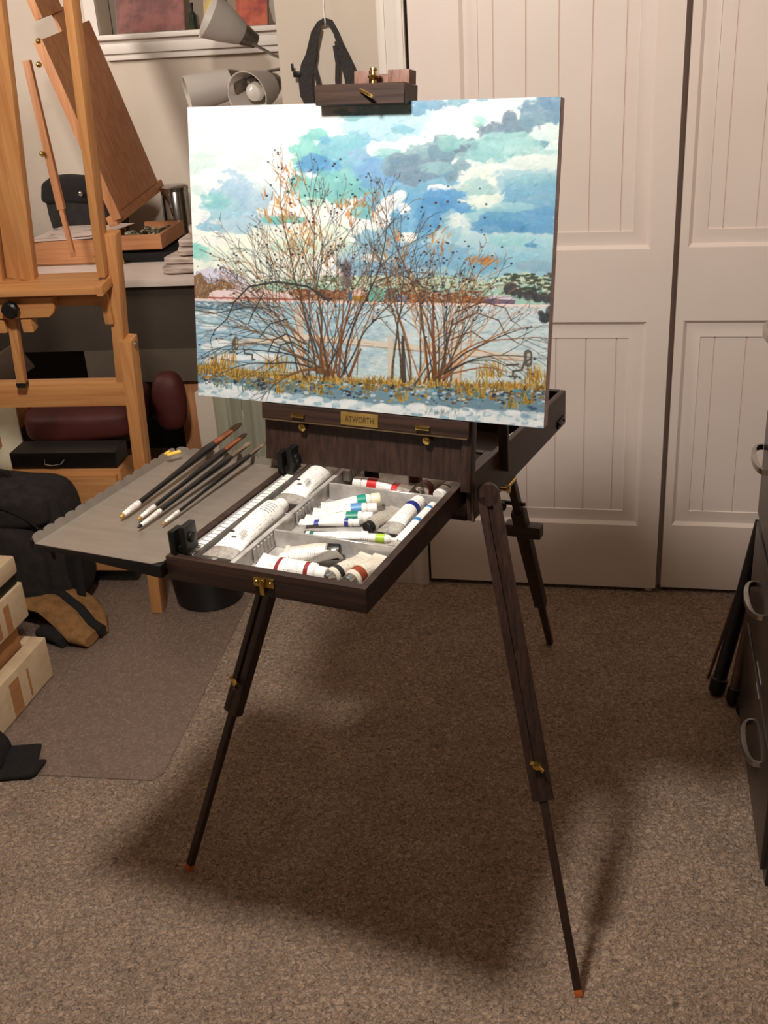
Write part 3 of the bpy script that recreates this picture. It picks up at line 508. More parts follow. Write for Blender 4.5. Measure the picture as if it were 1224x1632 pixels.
        for i_, (p, q_) in enumerate(zip(pts, pts[1:])):
            line(p, q_, w_ * (1 - .1 * i_), w_ * (1 - .1 * (i_ + 1)), (54, 58, 58) if pts[0][0] < 600 else (98, 66, 50), .95)
            if i_ > 1: branch(q_[0], q_[1], math.atan2(q_[1] - p[1], q_[0] - p[0]) + rs.choice([-.6, .6]), 26, 1.4, DK, 1, 0)
    for k in range(230):
        sd_ = rs.rand() < .6; cx_, ax = (505, 130) if sd_ else (700, 100); y = 250 + rs.rand() ** .8 * 270 if sd_ else 285 + rs.rand() ** .7 * 230; x = cx_ + rs.randn() * ax * (.25 + .5 * (y - 240) / 280); 
        if 310 < x < 870: berries.append((x, y))
    for x, y in berries:
        if 303 < x < 885 and y > 195: dab(x, y, 1.1 + rs.rand() * 1.1, [(44, 46, 58), (60, 58, 64), (84, 50, 48), (48, 64, 80), (40, 40, 46)][rs.randint(5)], .9, .35)
    C[:] = C + (nF * 6)[..., None]
    return np.clip(C, 4, 254)
PA = empty('painting', 'stretched canvas painting of bare shrubs before a snowy field, clamped on the easel', 'painting', EM @ CL)
COLS = paint(); cl_ = COLS / 255.0; cl_ = np.where(cl_ <= .04045, cl_ / 12.92, ((cl_ + .055) / 1.055) ** 2.4) * .665
me = bpy.data.meshes.new('painted_face')
jx, iz = np.meshgrid(np.linspace(-CWd / 2, CWd / 2, PW), np.linspace(CHt, 0, PH)); co_ = np.stack([jx, np.full_like(jx, -.0006), iz], -1).reshape(-1, 3)
idx = np.arange(PW * PH).reshape(PH, PW); fc = np.stack([idx[1:, :-1], idx[1:, 1:], idx[:-1, 1:], idx[:-1, :-1]], -1).reshape(-1)
me.vertices.add(PW * PH); me.vertices.foreach_set('co', co_.ravel().astype(np.float32)); nf = (PW - 1) * (PH - 1)
me.loops.add(nf * 4); me.loops.foreach_set('vertex_index', fc.astype(np.int32)); me.polygons.add(nf); me.polygons.foreach_set('loop_start', np.arange(0, nf * 4, 4, dtype=np.int32)); me.polygons.foreach_set('loop_total', np.full(nf, 4, np.int32))
me.update(calc_edges=True); at = me.color_attributes.new('pigment', 'FLOAT_COLOR', 'POINT'); at.data.foreach_set('color', np.concatenate([cl_.reshape(-1, 3), np.ones((PW * PH, 1))], 1).ravel().astype(np.float32))
pm = bpy.data.materials.new('artist_paint'); pm.use_nodes = True; N_ = pm.node_tree.nodes; b_ = N_['Principled BSDF']; va = N_.new('ShaderNodeVertexColor'); va.layer_name = 'pigment'; pm.node_tree.links.new(va.outputs[0], b_.inputs['Base Color']); b_.inputs['Roughness'].default_value = .55; b_.inputs['Specular IOR Level'].default_value = .3
tc_ = N_.new('ShaderNodeTexCoord'); nz_ = N_.new('ShaderNodeTexNoise'); nz_.inputs['Scale'].default_value = 500; bp_ = N_.new('ShaderNodeBump'); bp_.inputs['Strength'].default_value = .15; bp_.inputs['Distance'].default_value = .001
pm.node_tree.links.new(tc_.outputs['Object'], nz_.inputs['Vector']); pm.node_tree.links.new(nz_.outputs['Fac'], bp_.inputs['Height']); pm.node_tree.links.new(bp_.outputs[0], b_.inputs['Normal'])
me.materials.append(pm); pf = bpy.data.objects.new('painted_face', me); COL.objects.link(pf); pf.parent = PA
obj('stretched_canvas', G().box(-CWd / 2, CWd / 2, 0, .021, 0, CHt, .0015), mat('painted_canvas_edge', rgb(196, 178, 182), .8, col2=rgb(168, 150, 156), scale=(60,) * 3, bump=.3, bscale=500), PA, label='mauve-grey painted side of the canvas')
# ------------------------------------------------------------------ metal palette tray beside the drawer
EW = lambda x, y, z: EM @ V((x, y, z))
PL = empty('palette', 'brushed aluminium palette with scalloped rims, held beside the drawer on black arms', 'palette', EM @ M.Translation((-.272, -.26, .873)))
px0, px1, py0, py1 = -.112, .112, -.200, .176
g = G().prism([(px0, py0), (px1 - .012, py0), (px1, py0 + .012), (px1, py1), (px0, py1)], -.0012, 0, 'z')
obj('pan', g, ALU, PL)
def scallop(L, n):
    pts = [(0, 0)]; s = L / n
    for i in range(n):
        for k in range(9):
            u = k / 8; h = .0105 + .0040 * math.sqrt(max(0, 1 - (2 * u - 1) ** 2))
            pts.append((s * (i + .02 + .96 * u), h))
    return pts + [(L, 0)]
rim = G(); mm = frame((px0, py0, 0), (0, 1, 0), (-.5, 0, 1), (1, 0, .5))
rim.prism([(a, b) for a, b in scallop(py1 - py0, 15)], 0, .0012, 'z', m=frame((px0, py0, -.0006), (0, 1, 0), (-.35, 0, 1), (1, 0, .35)))
rim.cyl((px0, py0, 0), (px0, py1, 0), .0011, n=8)
obj('side_rim', rim, ALU, PL)
obj('back_rim', G().prism(scallop(px1 - px0, 8), 0, .0012, 'z', m=frame((px0, py1, -.0006), (1, 0, 0), (0, .35, 1), (0, -1, .35))).cyl((px0, py1, 0), (px1, py1, 0), .0011, n=8), ALU, PL)
for yy in (py0 + .012, py1 - .03):
    obj('support_arm', G().hexa([(px0 - .004, yy - .012, -.007), (px1 + .002, yy - .012, -.022), (px1 + .002, yy + .004, -.022), (px0 - .004, yy + .004, -.007), (px0 - .004, yy - .012, -.002), (px1 + .002, yy - .012, -.002), (px1 + .002, yy + .004, -.002), (px0 - .004, yy + .004, -.002)], .001)
        .box(px0 - .012, px0 - .003, yy - .012, yy + .002, -.008, .005, .002), BLACK, PL, label='black support arm')
tp = obj('tape_strip', G().hexa([(-.012, -.005, 0), (.014, -.004, 0), (.015, .005, 0), (-.011, .004, 0), (-.012, -.005, .003), (.014, -.004, .003), (.015, .005, .003), (-.011, .004, .003)], .0008)
         .hexa([(-.014, -.001, .002), (-.002, .003, .003), (-.004, .008, .003), (-.015, .004, .002), (-.014, -.001, .005), (-.002, .003, .006), (-.004, .008, .006), (-.015, .004, .005)], .0008), mat('yellow_tape', rgb(236, 196, 88), .6, col2=rgb(222, 178, 70), scale=(90,) * 3))
tp.matrix_world = EM @ M.Translation((-.366, -.118, .8875)) @ M.Rotation(math.radians(58), 4, 'Z'); tag(tp, 'small yellow tape scrap on the far rim corner of the palette', 'tape')

# ------------------------------------------------------------------ brushes
COPPER = mat('copper_ferrule', rgb(196, 128, 92), .3, .9, col2=rgb(170, 104, 72), scale=(60,) * 3); NICKEL = mat('nickel_ferrule', rgb(168, 150, 134), .3, .9, col2=rgb(140, 124, 110), scale=(60,) * 3)
LACQ = mat('black_lacquer', rgb(26, 23, 22), .22, col2=rgb(20, 18, 17), scale=(20,) * 3); DIP = mat('white_dipped_end', rgb(226, 220, 212), .35, col2=rgb(196, 188, 180), scale=(160,) * 3, mix=(.45, .55)); HAIR = mat('brush_hair', rgb(134, 112, 92), .8, col2=rgb(96, 78, 64), scale=(20, 900, 900))
def brush(A, B, fr, r, ferr, tipcol, label):
    A, B = V(A), V(B); L = (B - A).length; x = (B - A).normalized(); y = V((0, 0, 1)).cross(x).normalized()
    e = empty('paintbrush', label, 'paintbrush', EM @ frame(A, x, y, x.cross(y)), 'brushes on the palette')
    f = [L * t for t in fr]; X1 = (1, 0, 0)
    obj('handle', G().lathe([(f[1], r * .62), (f[1] + L * .2, r * .62), (f[1] + L * .36, r * .8), (f[2] - L * .07, r * 1.12), (f[2] - .01, r * 1.0), (f[2] + .001, r * .82)], (0, 0, 0), X1, 14), LACQ, e)
    h = obj('handle_end', G().lathe([(.006, r * .45), (.010, r * .62), (f[1] - .006, r * .78), (f[1], r * .72)], (0, 0, 0), X1, 14), DIP, e, label='white dipped handle end')
    obj('end_tip', G().lathe([(0, r * .25), (.002, r * .42), (.0075, r * .55)], (0, 0, 0), X1, 12), tipcol, h)
    a, b = f[2], f[3]
    def ov(t, w, h_): return [V((t, w * math.cos(2 * PI * k / 14), h_ * math.sin(2 * PI * k / 14))) for k in range(14)]
    obj('ferrule', G().rings([ov(a - .002, r * .84, r * .84), (ov(a + .003, r * .9, r * .9)), ov(a + .006, r * .82, r * .82), ov(a + .009, r * .9, r * .9), ov(a + .012, r * .82, r * .82), ov(b, r * .95, r * .5)]), ferr, e)
    obj('bristles', G().rings([ov(b - .001, r * .93, r * .48), ov(b + (L - b) * .5, r * 1.05, r * .5), ov(b + (L - b) * .85, r * .7, r * .32), ov(L, r * .25, r * .1)]), HAIR, e)
GOLD = mat('gold_paint', rgb(206, 168, 96), .35, .6, col2=rgb(180, 140, 70), scale=(60,) * 3)
brush((-.303, -.355, .8805), (-.314, .029, .8985), (0, .13, .74, .894, 1), .0072, COPPER, GOLD, 'thickest paintbrush, copper ferrule, leftmost of four on the aluminium palette')
brush((-.272, -.353, .8800), (-.279, -.012, .8965), (0, .134, .776, .926, 1), .0056, COPPER, GOLD, 'slim copper-ferrule paintbrush, second from left on the palette')
brush((-.254, -.377, .8800), (-.250, -.046, .8955), (0, .174, .804, .94, 1), .0056, NICKEL, BLACK, 'paintbrush with black-tipped white handle end and silver ferrule on the palette')
brush((-.226, -.355, .8790), (-.224, -.038, .8945), (0, .142, .824, .934, 1), .0042, NICKEL, GOLD, 'thinnest paintbrush, nearest to the drawer of paint tubes')

# ------------------------------------------------------------------ paint tubes
def tubemat(name, c, ink=rgb(96, 92, 90), x0=.02, x1=.07):
    m = mat(name, c, .38, col2=tuple(q * .96 for q in c[:3]) + (1,), scale=(30,) * 3); nt = m.node_tree; N = nt.nodes; Lk = nt.links; b = N['Principled BSDF']
    tc = N.new('ShaderNodeTexCoord'); br = N.new('ShaderNodeTexBrick'); br.inputs['Scale'].default_value = 100; br.inputs['Brick Width'].default_value = .34; br.inputs['Row Height'].default_value = .30; br.inputs['Mortar Size'].default_value = .09; br.offset = .37
    br.inputs['Color1'].default_value = (1, 1, 1, 1); br.inputs['Color2'].default_value = (.2, .2, .2, 1); br.inputs['Mortar'].default_value = (0, 0, 0, 1); Lk.new(tc.outputs['Object'], br.inputs['Vector'])
    sx = N.new('ShaderNodeSeparateXYZ'); Lk.new(tc.outputs['Object'], sx.inputs[0]); w = N.new('ShaderNodeTexNoise'); w.inputs['Scale'].default_value = 120; Lk.new(tc.outputs['Object'], w.inputs['Vector'])
    def cmp(op, a, v): n = N.new('ShaderNodeMath'); n.operation = op; Lk.new(a, n.inputs[0]); n.inputs[1].default_value = v; return n.outputs[0]
    def mul(a, b_): n = N.new('ShaderNodeMath'); n.operation = 'MULTIPLY'; Lk.new(a, n.inputs[0]); Lk.new(b_, n.inputs[1]); return n.outputs[0]
    k = mul(mul(cmp('GREATER_THAN', sx.outputs[0], x0), cmp('LESS_THAN', sx.outputs[0], x1)), mul(cmp('GREATER_THAN', w.outputs['Fac'], .42), br.outputs['Color']))
    k2 = cmp('MULTIPLY', k, .8); mx = N.new('ShaderNodeMix'); mx.data_type = 'RGBA'; old = b.inputs['Base Color'].links[0].from_socket
    Lk.new(k2, mx.inputs[0]); Lk.new(old, mx.inputs[6]); mx.inputs[7].default_value = ink; Lk.new(mx.outputs[2], b.inputs['Base Color']); return m
TW = tubemat('printed_white_tube', rgb(238, 234, 228)); TG = tubemat('printed_grey_tube', rgb(176, 168, 156)); TCR = tubemat('printed_buff_tube', rgb(214, 204, 188)); TBIG = tubemat('printed_large_white_tube', rgb(240, 236, 230), x0=.05, x1=.13)
def pcol(n, r, g_, b): return mat(n, rgb(r, g_, b), .4, col2=rgb(int(r * .92), int(g_ * .92), int(b * .92)), scale=(60,) * 3)
def paint_tube(A, B, z, r, label, body=TW, bands=(), cap=WHITE, capr=.7, capl=.012, crimp=.10, foil=0, dz=0, flat=1.45, roll=0, grp='small paint tubes in the drawer', za=None):
    A, B = V((A[0], A[1], z if za is None else za)), V((B[0], B[1], z + dz)); L = (B - A).length; x = (B - A).normalized(); y = V((0, 0, 1)).cross(x).normalized()
    e = empty('paint_tube', label, 'paint tube', EM @ frame(A, x, y, x.cross(y)) @ M.Rotation(roll, 4, 'X'), grp)
    Lb = L - capl; n = 22
    def sec(t):
        k = min(1, max(0, t / (Lb * .78))); k = (k * k * (3 - 2 * k)) ** .6 if k > 0 else 0
        return r * (flat * (1 - k) + k), max(.0007, r * k)
    def ring(t, ex=0, sc=1):
        a, b = sec(t); return [V((t, (a + ex) * sc * math.cos(2 * PI * i / n), (b + ex) * sc * math.sin(2 * PI * i / n))) for i in range(n)]
    f0 = foil * L; ts = [f0 + (Lb * .93 - f0) * i / 16 for i in range(17)]
    obj('body', G().rings([ring(t) for t in ts] + [ring(Lb * .965, 0, .8), ring(Lb * .985, 0, .5)]), body, e)
    if f0 > 0: obj('crimped_end', G().rings([ring(f0 * i / 6 + .0002, .0001) for i in range(7)]), FOIL, e, label='bare folded foil end')
    else: obj('crimp_fold', G().box(-.001, .005, -r * flat, r * flat, -.0014, .0014, .0004), body, e)
    for (t0, t1, m_) in bands: obj('colour_band', G().rings([ring(Lb * .93 * (t0 + (t1 - t0) * i / 4), .0004) for i in range(5)]), m_, e, label='coloured band')
    rc = r * capr; R = []
    for t, k in ((Lb * .97, .96), (Lb * .97 + .001, 1), (L - .001, .94), (L, .84)): R.append([V((t, rc * k * (1 + .035 * (i % 2)) * math.cos(2 * PI * i / 28), rc * k * (1 + .035 * (i % 2)) * math.sin(2 * PI * i / 28))) for i in range(28)])
    obj('cap', G().rings(R), cap, e)
    return e
c_ = dict(teal=pcol('teal_band', 22, 150, 128), sky=pcol('sky_blue_band', 92, 146, 198), green=pcol('sea_green_band', 30, 132, 112), violet=pcol('blue_violet_band', 52, 56, 140), lime=pcol('lime_band', 176, 206, 62), navy=pcol('navy_band', 34, 48, 128), red=pcol('red_band', 214, 44, 44), maroon=pcol('maroon_band', 110, 30, 34), rust=pcol('rust_band', 140, 62, 34), wine=pcol('wine_band', 140, 42, 44), blk=pcol('black_band', 40, 38, 38), blue=pcol('clear_blue_band', 60, 130, 190))
bigp = 'large white paint tubes in the long slot'
for (A, B, lab) in (((-.0925, -.413), (-.0915, -.222), 'large white paint tube at the front of the long drawer slot'), ((-.0915, -.214), (-.088, -.040), 'large white paint tube at the back of the long drawer slot')):
    t = paint_tube(A, B, .8722, .0205, lab, TBIG, cap=WHITE, capr=.62, capl=.016, foil=.14, flat=1.22, grp=bigp)
    def patch(g_, t0, t1, a0, a1, rr=.0208):
        R_ = [[V((t, rr * math.cos(math.radians(a_)), rr * math.sin(math.radians(a_)))) for a_ in (a0 + (a1 - a0) * k / 6 for k in range(7))] for t in (t0, t1)]
        for k in range(6): g_.b.faces.new([g_.b.verts.new(p) for p in (R_[0][k], R_[0][k + 1], R_[1][k + 1], R_[1][k])])
    gg = G(); patch(gg, .044, .049, 78, 100); obj('print_block', gg, BLACK, t)
    gg = G()
    for k in range(7): patch(gg, .046 + k * .0024, .0472 + k * .0024, 118, 138)
    for k in range(5): patch(gg, .128 + k * .006, .1292 + k * .006, 84 - 6 * (k % 2), 132 + 5 * (k % 3))
    tag(obj('printed_lines', gg, mat('grey_print', rgb(120, 116, 112), .5), t), kind='stuff')
paint_tube((-.035, -.197), (.046, -.150), .8650, .0105, 'white paint tube with wide teal band and big cream cap, rear of middle bay', bands=[(.74, .93, c_['teal'])], cap=CREAM, capr=1.0, dz=.004)
paint_tube((-.040, -.216), (.053, -.178), .8630, .0100, 'white paint tube with sky blue band and white cap in middle bay', bands=[(.72, .93, c_['sky'])], capr=.9, dz=.003)
paint_tube((-.043, -.238), (.058, -.205), .8612, .0098, 'white paint tube with sea green band below the sky blue one', bands=[(.74, .95, c_['green'])], capr=.9, dz=.002)
paint_tube((-.034, -.270), (.054, -.244), .8712, .0062, 'slim white paint tube with two blue violet bands in middle bay', bands=[(.28, .37, c_['violet']), (.86, .94, c_['violet'])], capr=.95, capl=.006)
paint_tube((-.021, -.279), (.072, -.254), .8572, .0060, 'slim white paint tube with green crimped end at middle bay front', bands=[(.0, .14, c_['green'])], capr=1.1, capl=.008, flat=1.7)
paint_tube((.036, -.2905), (.131, -.279), .8700, .0070, 'white paint tube with lime green band lying along the front divider', bands=[(.78, .95, c_['lime'])], capr=.45, capl=.008)
paint_tube((.0875, -.168), (.066, -.246), .8645, .0132, 'grey paint tube with dark open end facing the painter', TG, cap=BLACK, capr=.72, capl=.008)
paint_tube((.103, -.252), (.106, -.135), .8650, .0128, 'white paint tube with navy band and grey foil end', bands=[(.80, .92, c_['navy'])], capr=.92, capl=.010, foil=.24, dz=.001)
paint_tube((.133, -.296), (.1345, -.146), .8680, .0078, 'long slim white paint tube with blue stripes along the right wall', bands=[(.60, .66, c_['blue']), (.95, .99, c_['blue'])], capr=.9, capl=.006, foil=.12)
paint_tube((.072, -.086), (-.030, -.088), .8620, .0115, 'white paint tube with bright red band in the rear bay', bands=[(.70, .90, c_['red']), (.26, .38, c_['red'])], capr=.95, foil=.22)
paint_tube((.112, -.019), (.086, -.104), .8635, .0130, 'grey paint tube with maroon band and silver cap in the rear bay', TG, bands=[(.80, .98, c_['maroon'])], cap=STEEL, capr=.7)
paint_tube((.136, -.010), (.124, -.100), .8625, .0115, 'plain grey paint tube with white cap in the rear right corner', TG, capr=.95, capl=.02)
paint_tube((-.014, -.356), (.064, -.331), .8660, .0125, 'buff paint tube with black cap in the front bay', TCR, cap=BLACK, capr=.95, capl=.016)
paint_tube((-.030, -.402), (.080, -.404), .8690, .0130, 'white paint tube with two wine red bands against the drawer front', bands=[(.34, .41, c_['wine']), (.86, .93, c_['wine'])], cap=WHITE, capr=.75, flat=1.35, roll=.35)
paint_tube((.072, -.352), (-.012, -.372), .8640, .0125, 'white paint tube with flared crimp, behind the wine banded one', capr=.6, flat=1.5, roll=.8, za=.874)
paint_tube((.108, -.326), (.080, -.413), .8640, .0125, 'pale paint tube with black band and silver cap in the front bay', TCR, bands=[(.86, .97, c_['blk'])], cap=STEEL, capr=.75)
paint_tube((.133, -.325), (.113, -.416), .8650, .0140, 'pale paint tube with rust brown band and silver cap in front corner', TCR, bands=[(.80, .97, c_['rust'])], cap=STEEL, capr=.8)
e = empty('paint_jar', 'small brown glass jar at the back of the drawer', 'jar', EM @ M.Translation((.052, -.022, .8498)))
obj('glass', G().lathe([(0, .011), (.002, .0125), (.017, .0125), (.020, .010)], n=20), mat('brown_glass', rgb(96, 52, 36), .15, col2=rgb(80, 42, 30), coat=.5), e); obj('lid', G().lathe([(.020, .011), (.027, .011)], n=20), FOIL, e)
bc = obj('bulldog_clip', G().prism([(-.016, 0), (.016, 0), (.008, .014), (-.008, .014)], -.012, .012, 'x', .001).tube([(-.009, -.004, .013), (-.009, -.004, .020), (.009, -.004, .020), (.009, -.004, .013)], .0012), BLACK)
bc.matrix_world = EM @ M.Translation((-.028, -.026, .8498)) @ M.Rotation(.5, 4, 'Z'); tag(bc, 'small black clip behind the red banded tube in the drawer', 'clip')
sp_ = empty('palette_knife', 'dark handled palette knife lying inside the right side of the easel box', 'palette knife', EM @ frame((.135, .02, .842), (.02, 1, .02), (-1, .02, 0), (0, -.02, 1)))
obj('handle', G().lathe([(0, .004), (.02, .0065), (.08, .006), (.11, .004)], (0, 0, 0), (1, 0, 0), 12), LACQ, sp_); obj('blade', G().prism([(.108, -.003), (.15, -.003), (.2, -.010), (.235, 0), (.2, .010), (.15, .003), (.108, .003)], -.0004, .0004, 'z'), STEEL, sp_)

# ------------------------------------------------------------------ bag strap hanging on the wall hook
HK = empty('wall_hook', 'small wire hook on the wall beside the closet casing', 'hook', WM @ M.Translation((-.200, 0, 1.60)))
obj('wire', G().tube([(0, -.001, .03), (0, -.006, .02), (-.003, -.007, -.01), (-.003, -.010, -.045), (0, -.018, -.052), (.003, -.026, -.045), (.003, -.027, -.034)], .0016), WHITE, HK)
ST = empty('shoulder_strap', 'dark bag strap with buckles hung over the wire wall hook', 'bag strap', WM @ M.Translation((-.199, -.022, 1.553)))
def strap(pts, w, th, yoff):
    g = G(); R = []
    for i, (a, b) in enumerate(pts):
        p, n_ = pts[max(i - 1, 0)], pts[min(i + 1, len(pts) - 1)]; tx, tz = n_[0] - p[0], n_[1] - p[1]; l = math.hypot(tx, tz); nx, nz_2 = -tz / l, tx / l; ww = w[i] if isinstance(w, (list, tuple)) else w
        c = V((a, yoff, b)); s = V((nx, 0, nz_2)) * ww / 2; d = V((0, th / 2, 0)); R.append([c - s - d, c + s - d, c + s + d, c - s + d])
    return g.rings(R)
DKF = mat('dark_grey_webbing', rgb(58, 54, 52), .85, col2=rgb(44, 40, 38), scale=(200,) * 3, bump=.5, bscale=900)
obj('webbing', strap([(-.062, -.13), (-.056, -.10), (-.044, -.06), (-.030, -.02), (-.014, 0), (0, .006), (.014, .002), (.026, -.02), (.034, -.045), (.046, -.075), (.060, -.11)], [.018, .017, .014, .013, .013, .014, .014, .013, .015, .020, .022], .006, 0), DKF, ST)
obj('pad', strap([(-.026, -.035), (-.036, -.065), (-.050, -.095), (-.058, -.125), (-.058, -.16), (-.044, -.20)], [.010, .026, .034, .036, .034, .014], .014, -.004), DKF, ST)
obj('pad', strap([(.028, -.04), (.040, -.075), (.052, -.10), (.058, -.13), (.05, -.18)], [.010, .026, .030, .030, .012], .014, -.004), DKF, ST)
obj('loose_strap', strap([(-.012, -.005), (-.020, -.03), (-.030, -.06), (-.034, -.09), (-.026, -.125), (-.022, -.19)], .010, .004, -.010), DKF, ST)
obj('loose_strap', strap([(.024, -.05), (.028, -.09), (.024, -.13), (.026, -.19)], .010, .004, -.012), DKF, ST)
obj('buckle', G().box(-.088, -.068, -.014, -.004, -.118, -.104, .002).box(-.092, -.086, -.011, -.006, -.104, -.086, .001), BLACK, ST)

# ------------------------------------------------------------------ alcove: picture frames on the ledge, lamp, curtain
def picture(a0, a1, z1, label, cols, lean=.03, frame_col=None):
    e = empty('canvas_picture', label, 'picture', WM @ M.Translation((a0, 1.20, 1.5565)) @ M.Rotation(-.22, 4, 'X'))
    obj('canvas_block', G().box(0, a1 - a0, 0, .016, 0, z1, .001), mat('unbleached_canvas', rgb(150, 130, 112), .8), e)
    obj('painted_front', G().box(.002, a1 - a0 - .002, -.0014, .0, .002, z1 - .002), mat('daubed_' + label.split()[0], cols[0], .6, col2=cols[1], scale=(14, 14, 14), detail=5, mix=(.42, .58), bump=.2), e)
    return e
picture(-1.300, -1.035, .21, 'dusky red canvas with pale daubs leaning on the window ledge', (rgb(140, 84, 76), rgb(108, 62, 56)))
pc = picture(-.962, -.895, .19, 'yellow and white narrow canvas on the window ledge', (rgb(206, 178, 92), rgb(176, 150, 110)))
picture(-.842, -.722, .22, 'orange red canvas at the right end of the window ledge', (rgb(186, 92, 62), rgb(150, 60, 48)))
pt_ = empty('dark_bottle', 'small dark green bottle between two canvases on the ledge', 'bottle', WM @ M.Translation((-1.005, 1.212, 1.5565)))
obj('glass', G().lathe([(0, .012), (.002, .014), (.05, .014), (.06, .006), (.078, .006)], n=16), mat('dark_green_glass', rgb(48, 58, 44), .2, col2=rgb(38, 46, 36)), pt_); obj('cap', G().lathe([(.078, .007), (.088, .007)], n=12), BLACK, pt_)
vs_ = empty('pale_vase', 'pale grey rounded vase at the ledge end beside the wall', 'vase', WM @ M.Translation((-.668, 1.205, 1.5565)))
obj('body', G().lathe([(0, .022), (.01, .034), (.06, .044), (.11, .036), (.15, .018), (.17, .020)], n=20), mat('grey_glaze', rgb(168, 160, 150), .3, col2=rgb(156, 148, 138)), vs_)
SHADE = mat('frosted_white_shade', rgb(208, 198, 188), .45, col2=rgb(203, 193, 183), scale=(8,) * 3); BULB = mat('frosted_bulb_glass', rgb(222, 214, 204), .12, col2=rgb(220, 212, 202), coat=.6); DKMET = mat('brushed_nickel', rgb(136, 126, 114), .35, .7, col2=rgb(116, 106, 96), scale=(80,) * 3)
wp = lambda a, off, z: WM @ V((a, -off, z))
LM = empty('floor_lamp', 'unlit floor lamp with three frosted white shades, half hidden behind the wall edge', 'floor lamp', M.Translation(wp(-.50, -.85, 0)))
def lp(a, off, z): return wp(a, off, z) - wp(-.50, -.85, 0)
obj('base', G().lathe([(0, .13), (.012, .13), (.022, .11), (.026, .02)], n=32), DKMET, LM); obj('pole', G().cyl((0, 0, .02), (0, 0, 1.52), .011), DKMET, LM)
def shade(c, d, r0, r1, L, nk, label=None):
    """open shade: c = neck point, d = direction to the mouth"""
    c, d = V(c), V(d).normalized()
    s = obj('lamp_shade', G().lathe([(0, r0 * .75), (.006, r0), (L * .55, r0 + (r1 - r0) * .6), (L, r1), (L - .001, r1 - .004), (L * .5, r0 + (r1 - r0) * .5 - .004), (.010, r0 - .005)], c, d, 30, True, False), SHADE, LM)
    obj('socket', G().lathe([(-nk, r0 * .42), (-nk + .004, r0 * .62), (-.004, r0 * .92), (.002, r0 * .92)], c, d, 24), DKMET, s)
    obj('bulb', G().lathe([(.0, .014), (.03, .016), (.048, .026), (.066, .032), (.084, .027), (.094, .012), (.096, .002)], c, d, 24), BULB, s)
cA = lp(-.700, -.85, 1.532); shade(cA, lp(-.80, -.79, 1.600) - lp(-.700, -.85, 1.532), .036, .072, .125, .05)
obj('arm', G().tube([lp(-.690, -.82, 1.520), lp(-.60, -.845, 1.465), lp(-.50, -.85, 1.43)], .005), STEEL, LM)
cB = lp(-.745, -.82, 1.388); shade(cB, V(lp(-.885, -.745, 1.362)) - V(lp(-.745, -.82, 1.388)), .048, .060, .155, .045)
cC = lp(-.640, -.86, 1.372); shade(cC, V(lp(-.690, -.70, 1.345)) - V(lp(-.640, -.86, 1.372)), .052, .076, .120, .05)
obj('arm', G().tube([lp(-.72, -.82, 1.395), lp(-.62, -.86, 1.420), lp(-.50, -.85, 1.43)], .005), STEEL, LM); obj('arm', G().tube([lp(-.61, -.90, 1.380), lp(-.55, -.88, 1.40), lp(-.50, -.85, 1.43)], .005), STEEL, LM)

# pale board and green cloth below the canvas
bd = obj('cabinet_panel', G().box(-.832, -.42, .36, .40, 0, .47, .002), WALLP); bd.matrix_world = WM; tag(bd, 'pale beige upright panel standing behind the green curtain', 'panel')
g = G(); R = [[], []]; n = 90; top, bot = [], []
for i in range(n + 1):
    a = -.752 + .30 * i / n; ph = i / n * 2 * PI * 3.4; y = .31 + .016 * math.sin(ph) + .005 * math.sin(ph * 2.3 + 1)
    top.append((a, y, .74)); bot.append((a + .006 * math.sin(ph * .7), y + .004 * math.sin(ph * 1.3), .03))
vt = [g.b.verts.new(V(p)) for p in top]; vm = [g.b.verts.new((V(p) + V(q_)) / 2) for p, q_ in zip(top, bot)]; vb = [g.b.verts.new(V(p)) for p in bot]
for i in range(n):
    g.b.faces.new((vb[i], vb[i + 1], vm[i + 1], vm[i])); g.b.faces.new((vm[i], vm[i + 1], vt[i + 1], vt[i]))
bmesh.ops.solidify(g.b, geom=g.b.faces[:], thickness=.002)
cu = empty('curtain', 'pale green folded curtain hanging below the painting, left of the drawer', 'curtain', WM)
obj('cloth', g, mat('pale_green_cloth', rgb(214, 212, 190), .9, col2=rgb(200, 200, 178), scale=(90, 90, 3), bump=.2), cu, 60)
obj('rod', G().cyl((-.77, .31, .745), (-.42, .31, .745), .008), DKMET, cu)

# ------------------------------------------------------------------ desk and what stands on it
DK = empty('desk', 'white topped desk with dark front panel behind the studio easel', 'desk', DM)
obj('desktop', G().box(-1.15, .20, 0, .62, .795, .82, .002), mat('white_laminate', rgb(222, 206, 196), .5, col2=rgb(216, 200, 190)), DK)
obj('apron_panel', G().box(-1.13, .17, .03, .05, .575, .795), mat('dark_olive_board', rgb(70, 60, 50), .6, col2=rgb(60, 51, 43), scale=(5,) * 3), DK)
obj('lower_rail', G().box(-.30, .17, .022, .045, .462, .575), mat('grey_olive_board', rgb(96, 84, 72), .6, col2=rgb(86, 75, 64), scale=(5,) * 3), DK)
for a in (.005, -1.12): obj('leg', G().box(a, a + .072, .05, .12, 0, .575 if a > 0 else .795, .003), OAK['z'], DK)
obj('back_panel', G().box(-1.13, .18, .58, .60, 0, .795), mat('black_board', rgb(30, 27, 25), .7), DK)
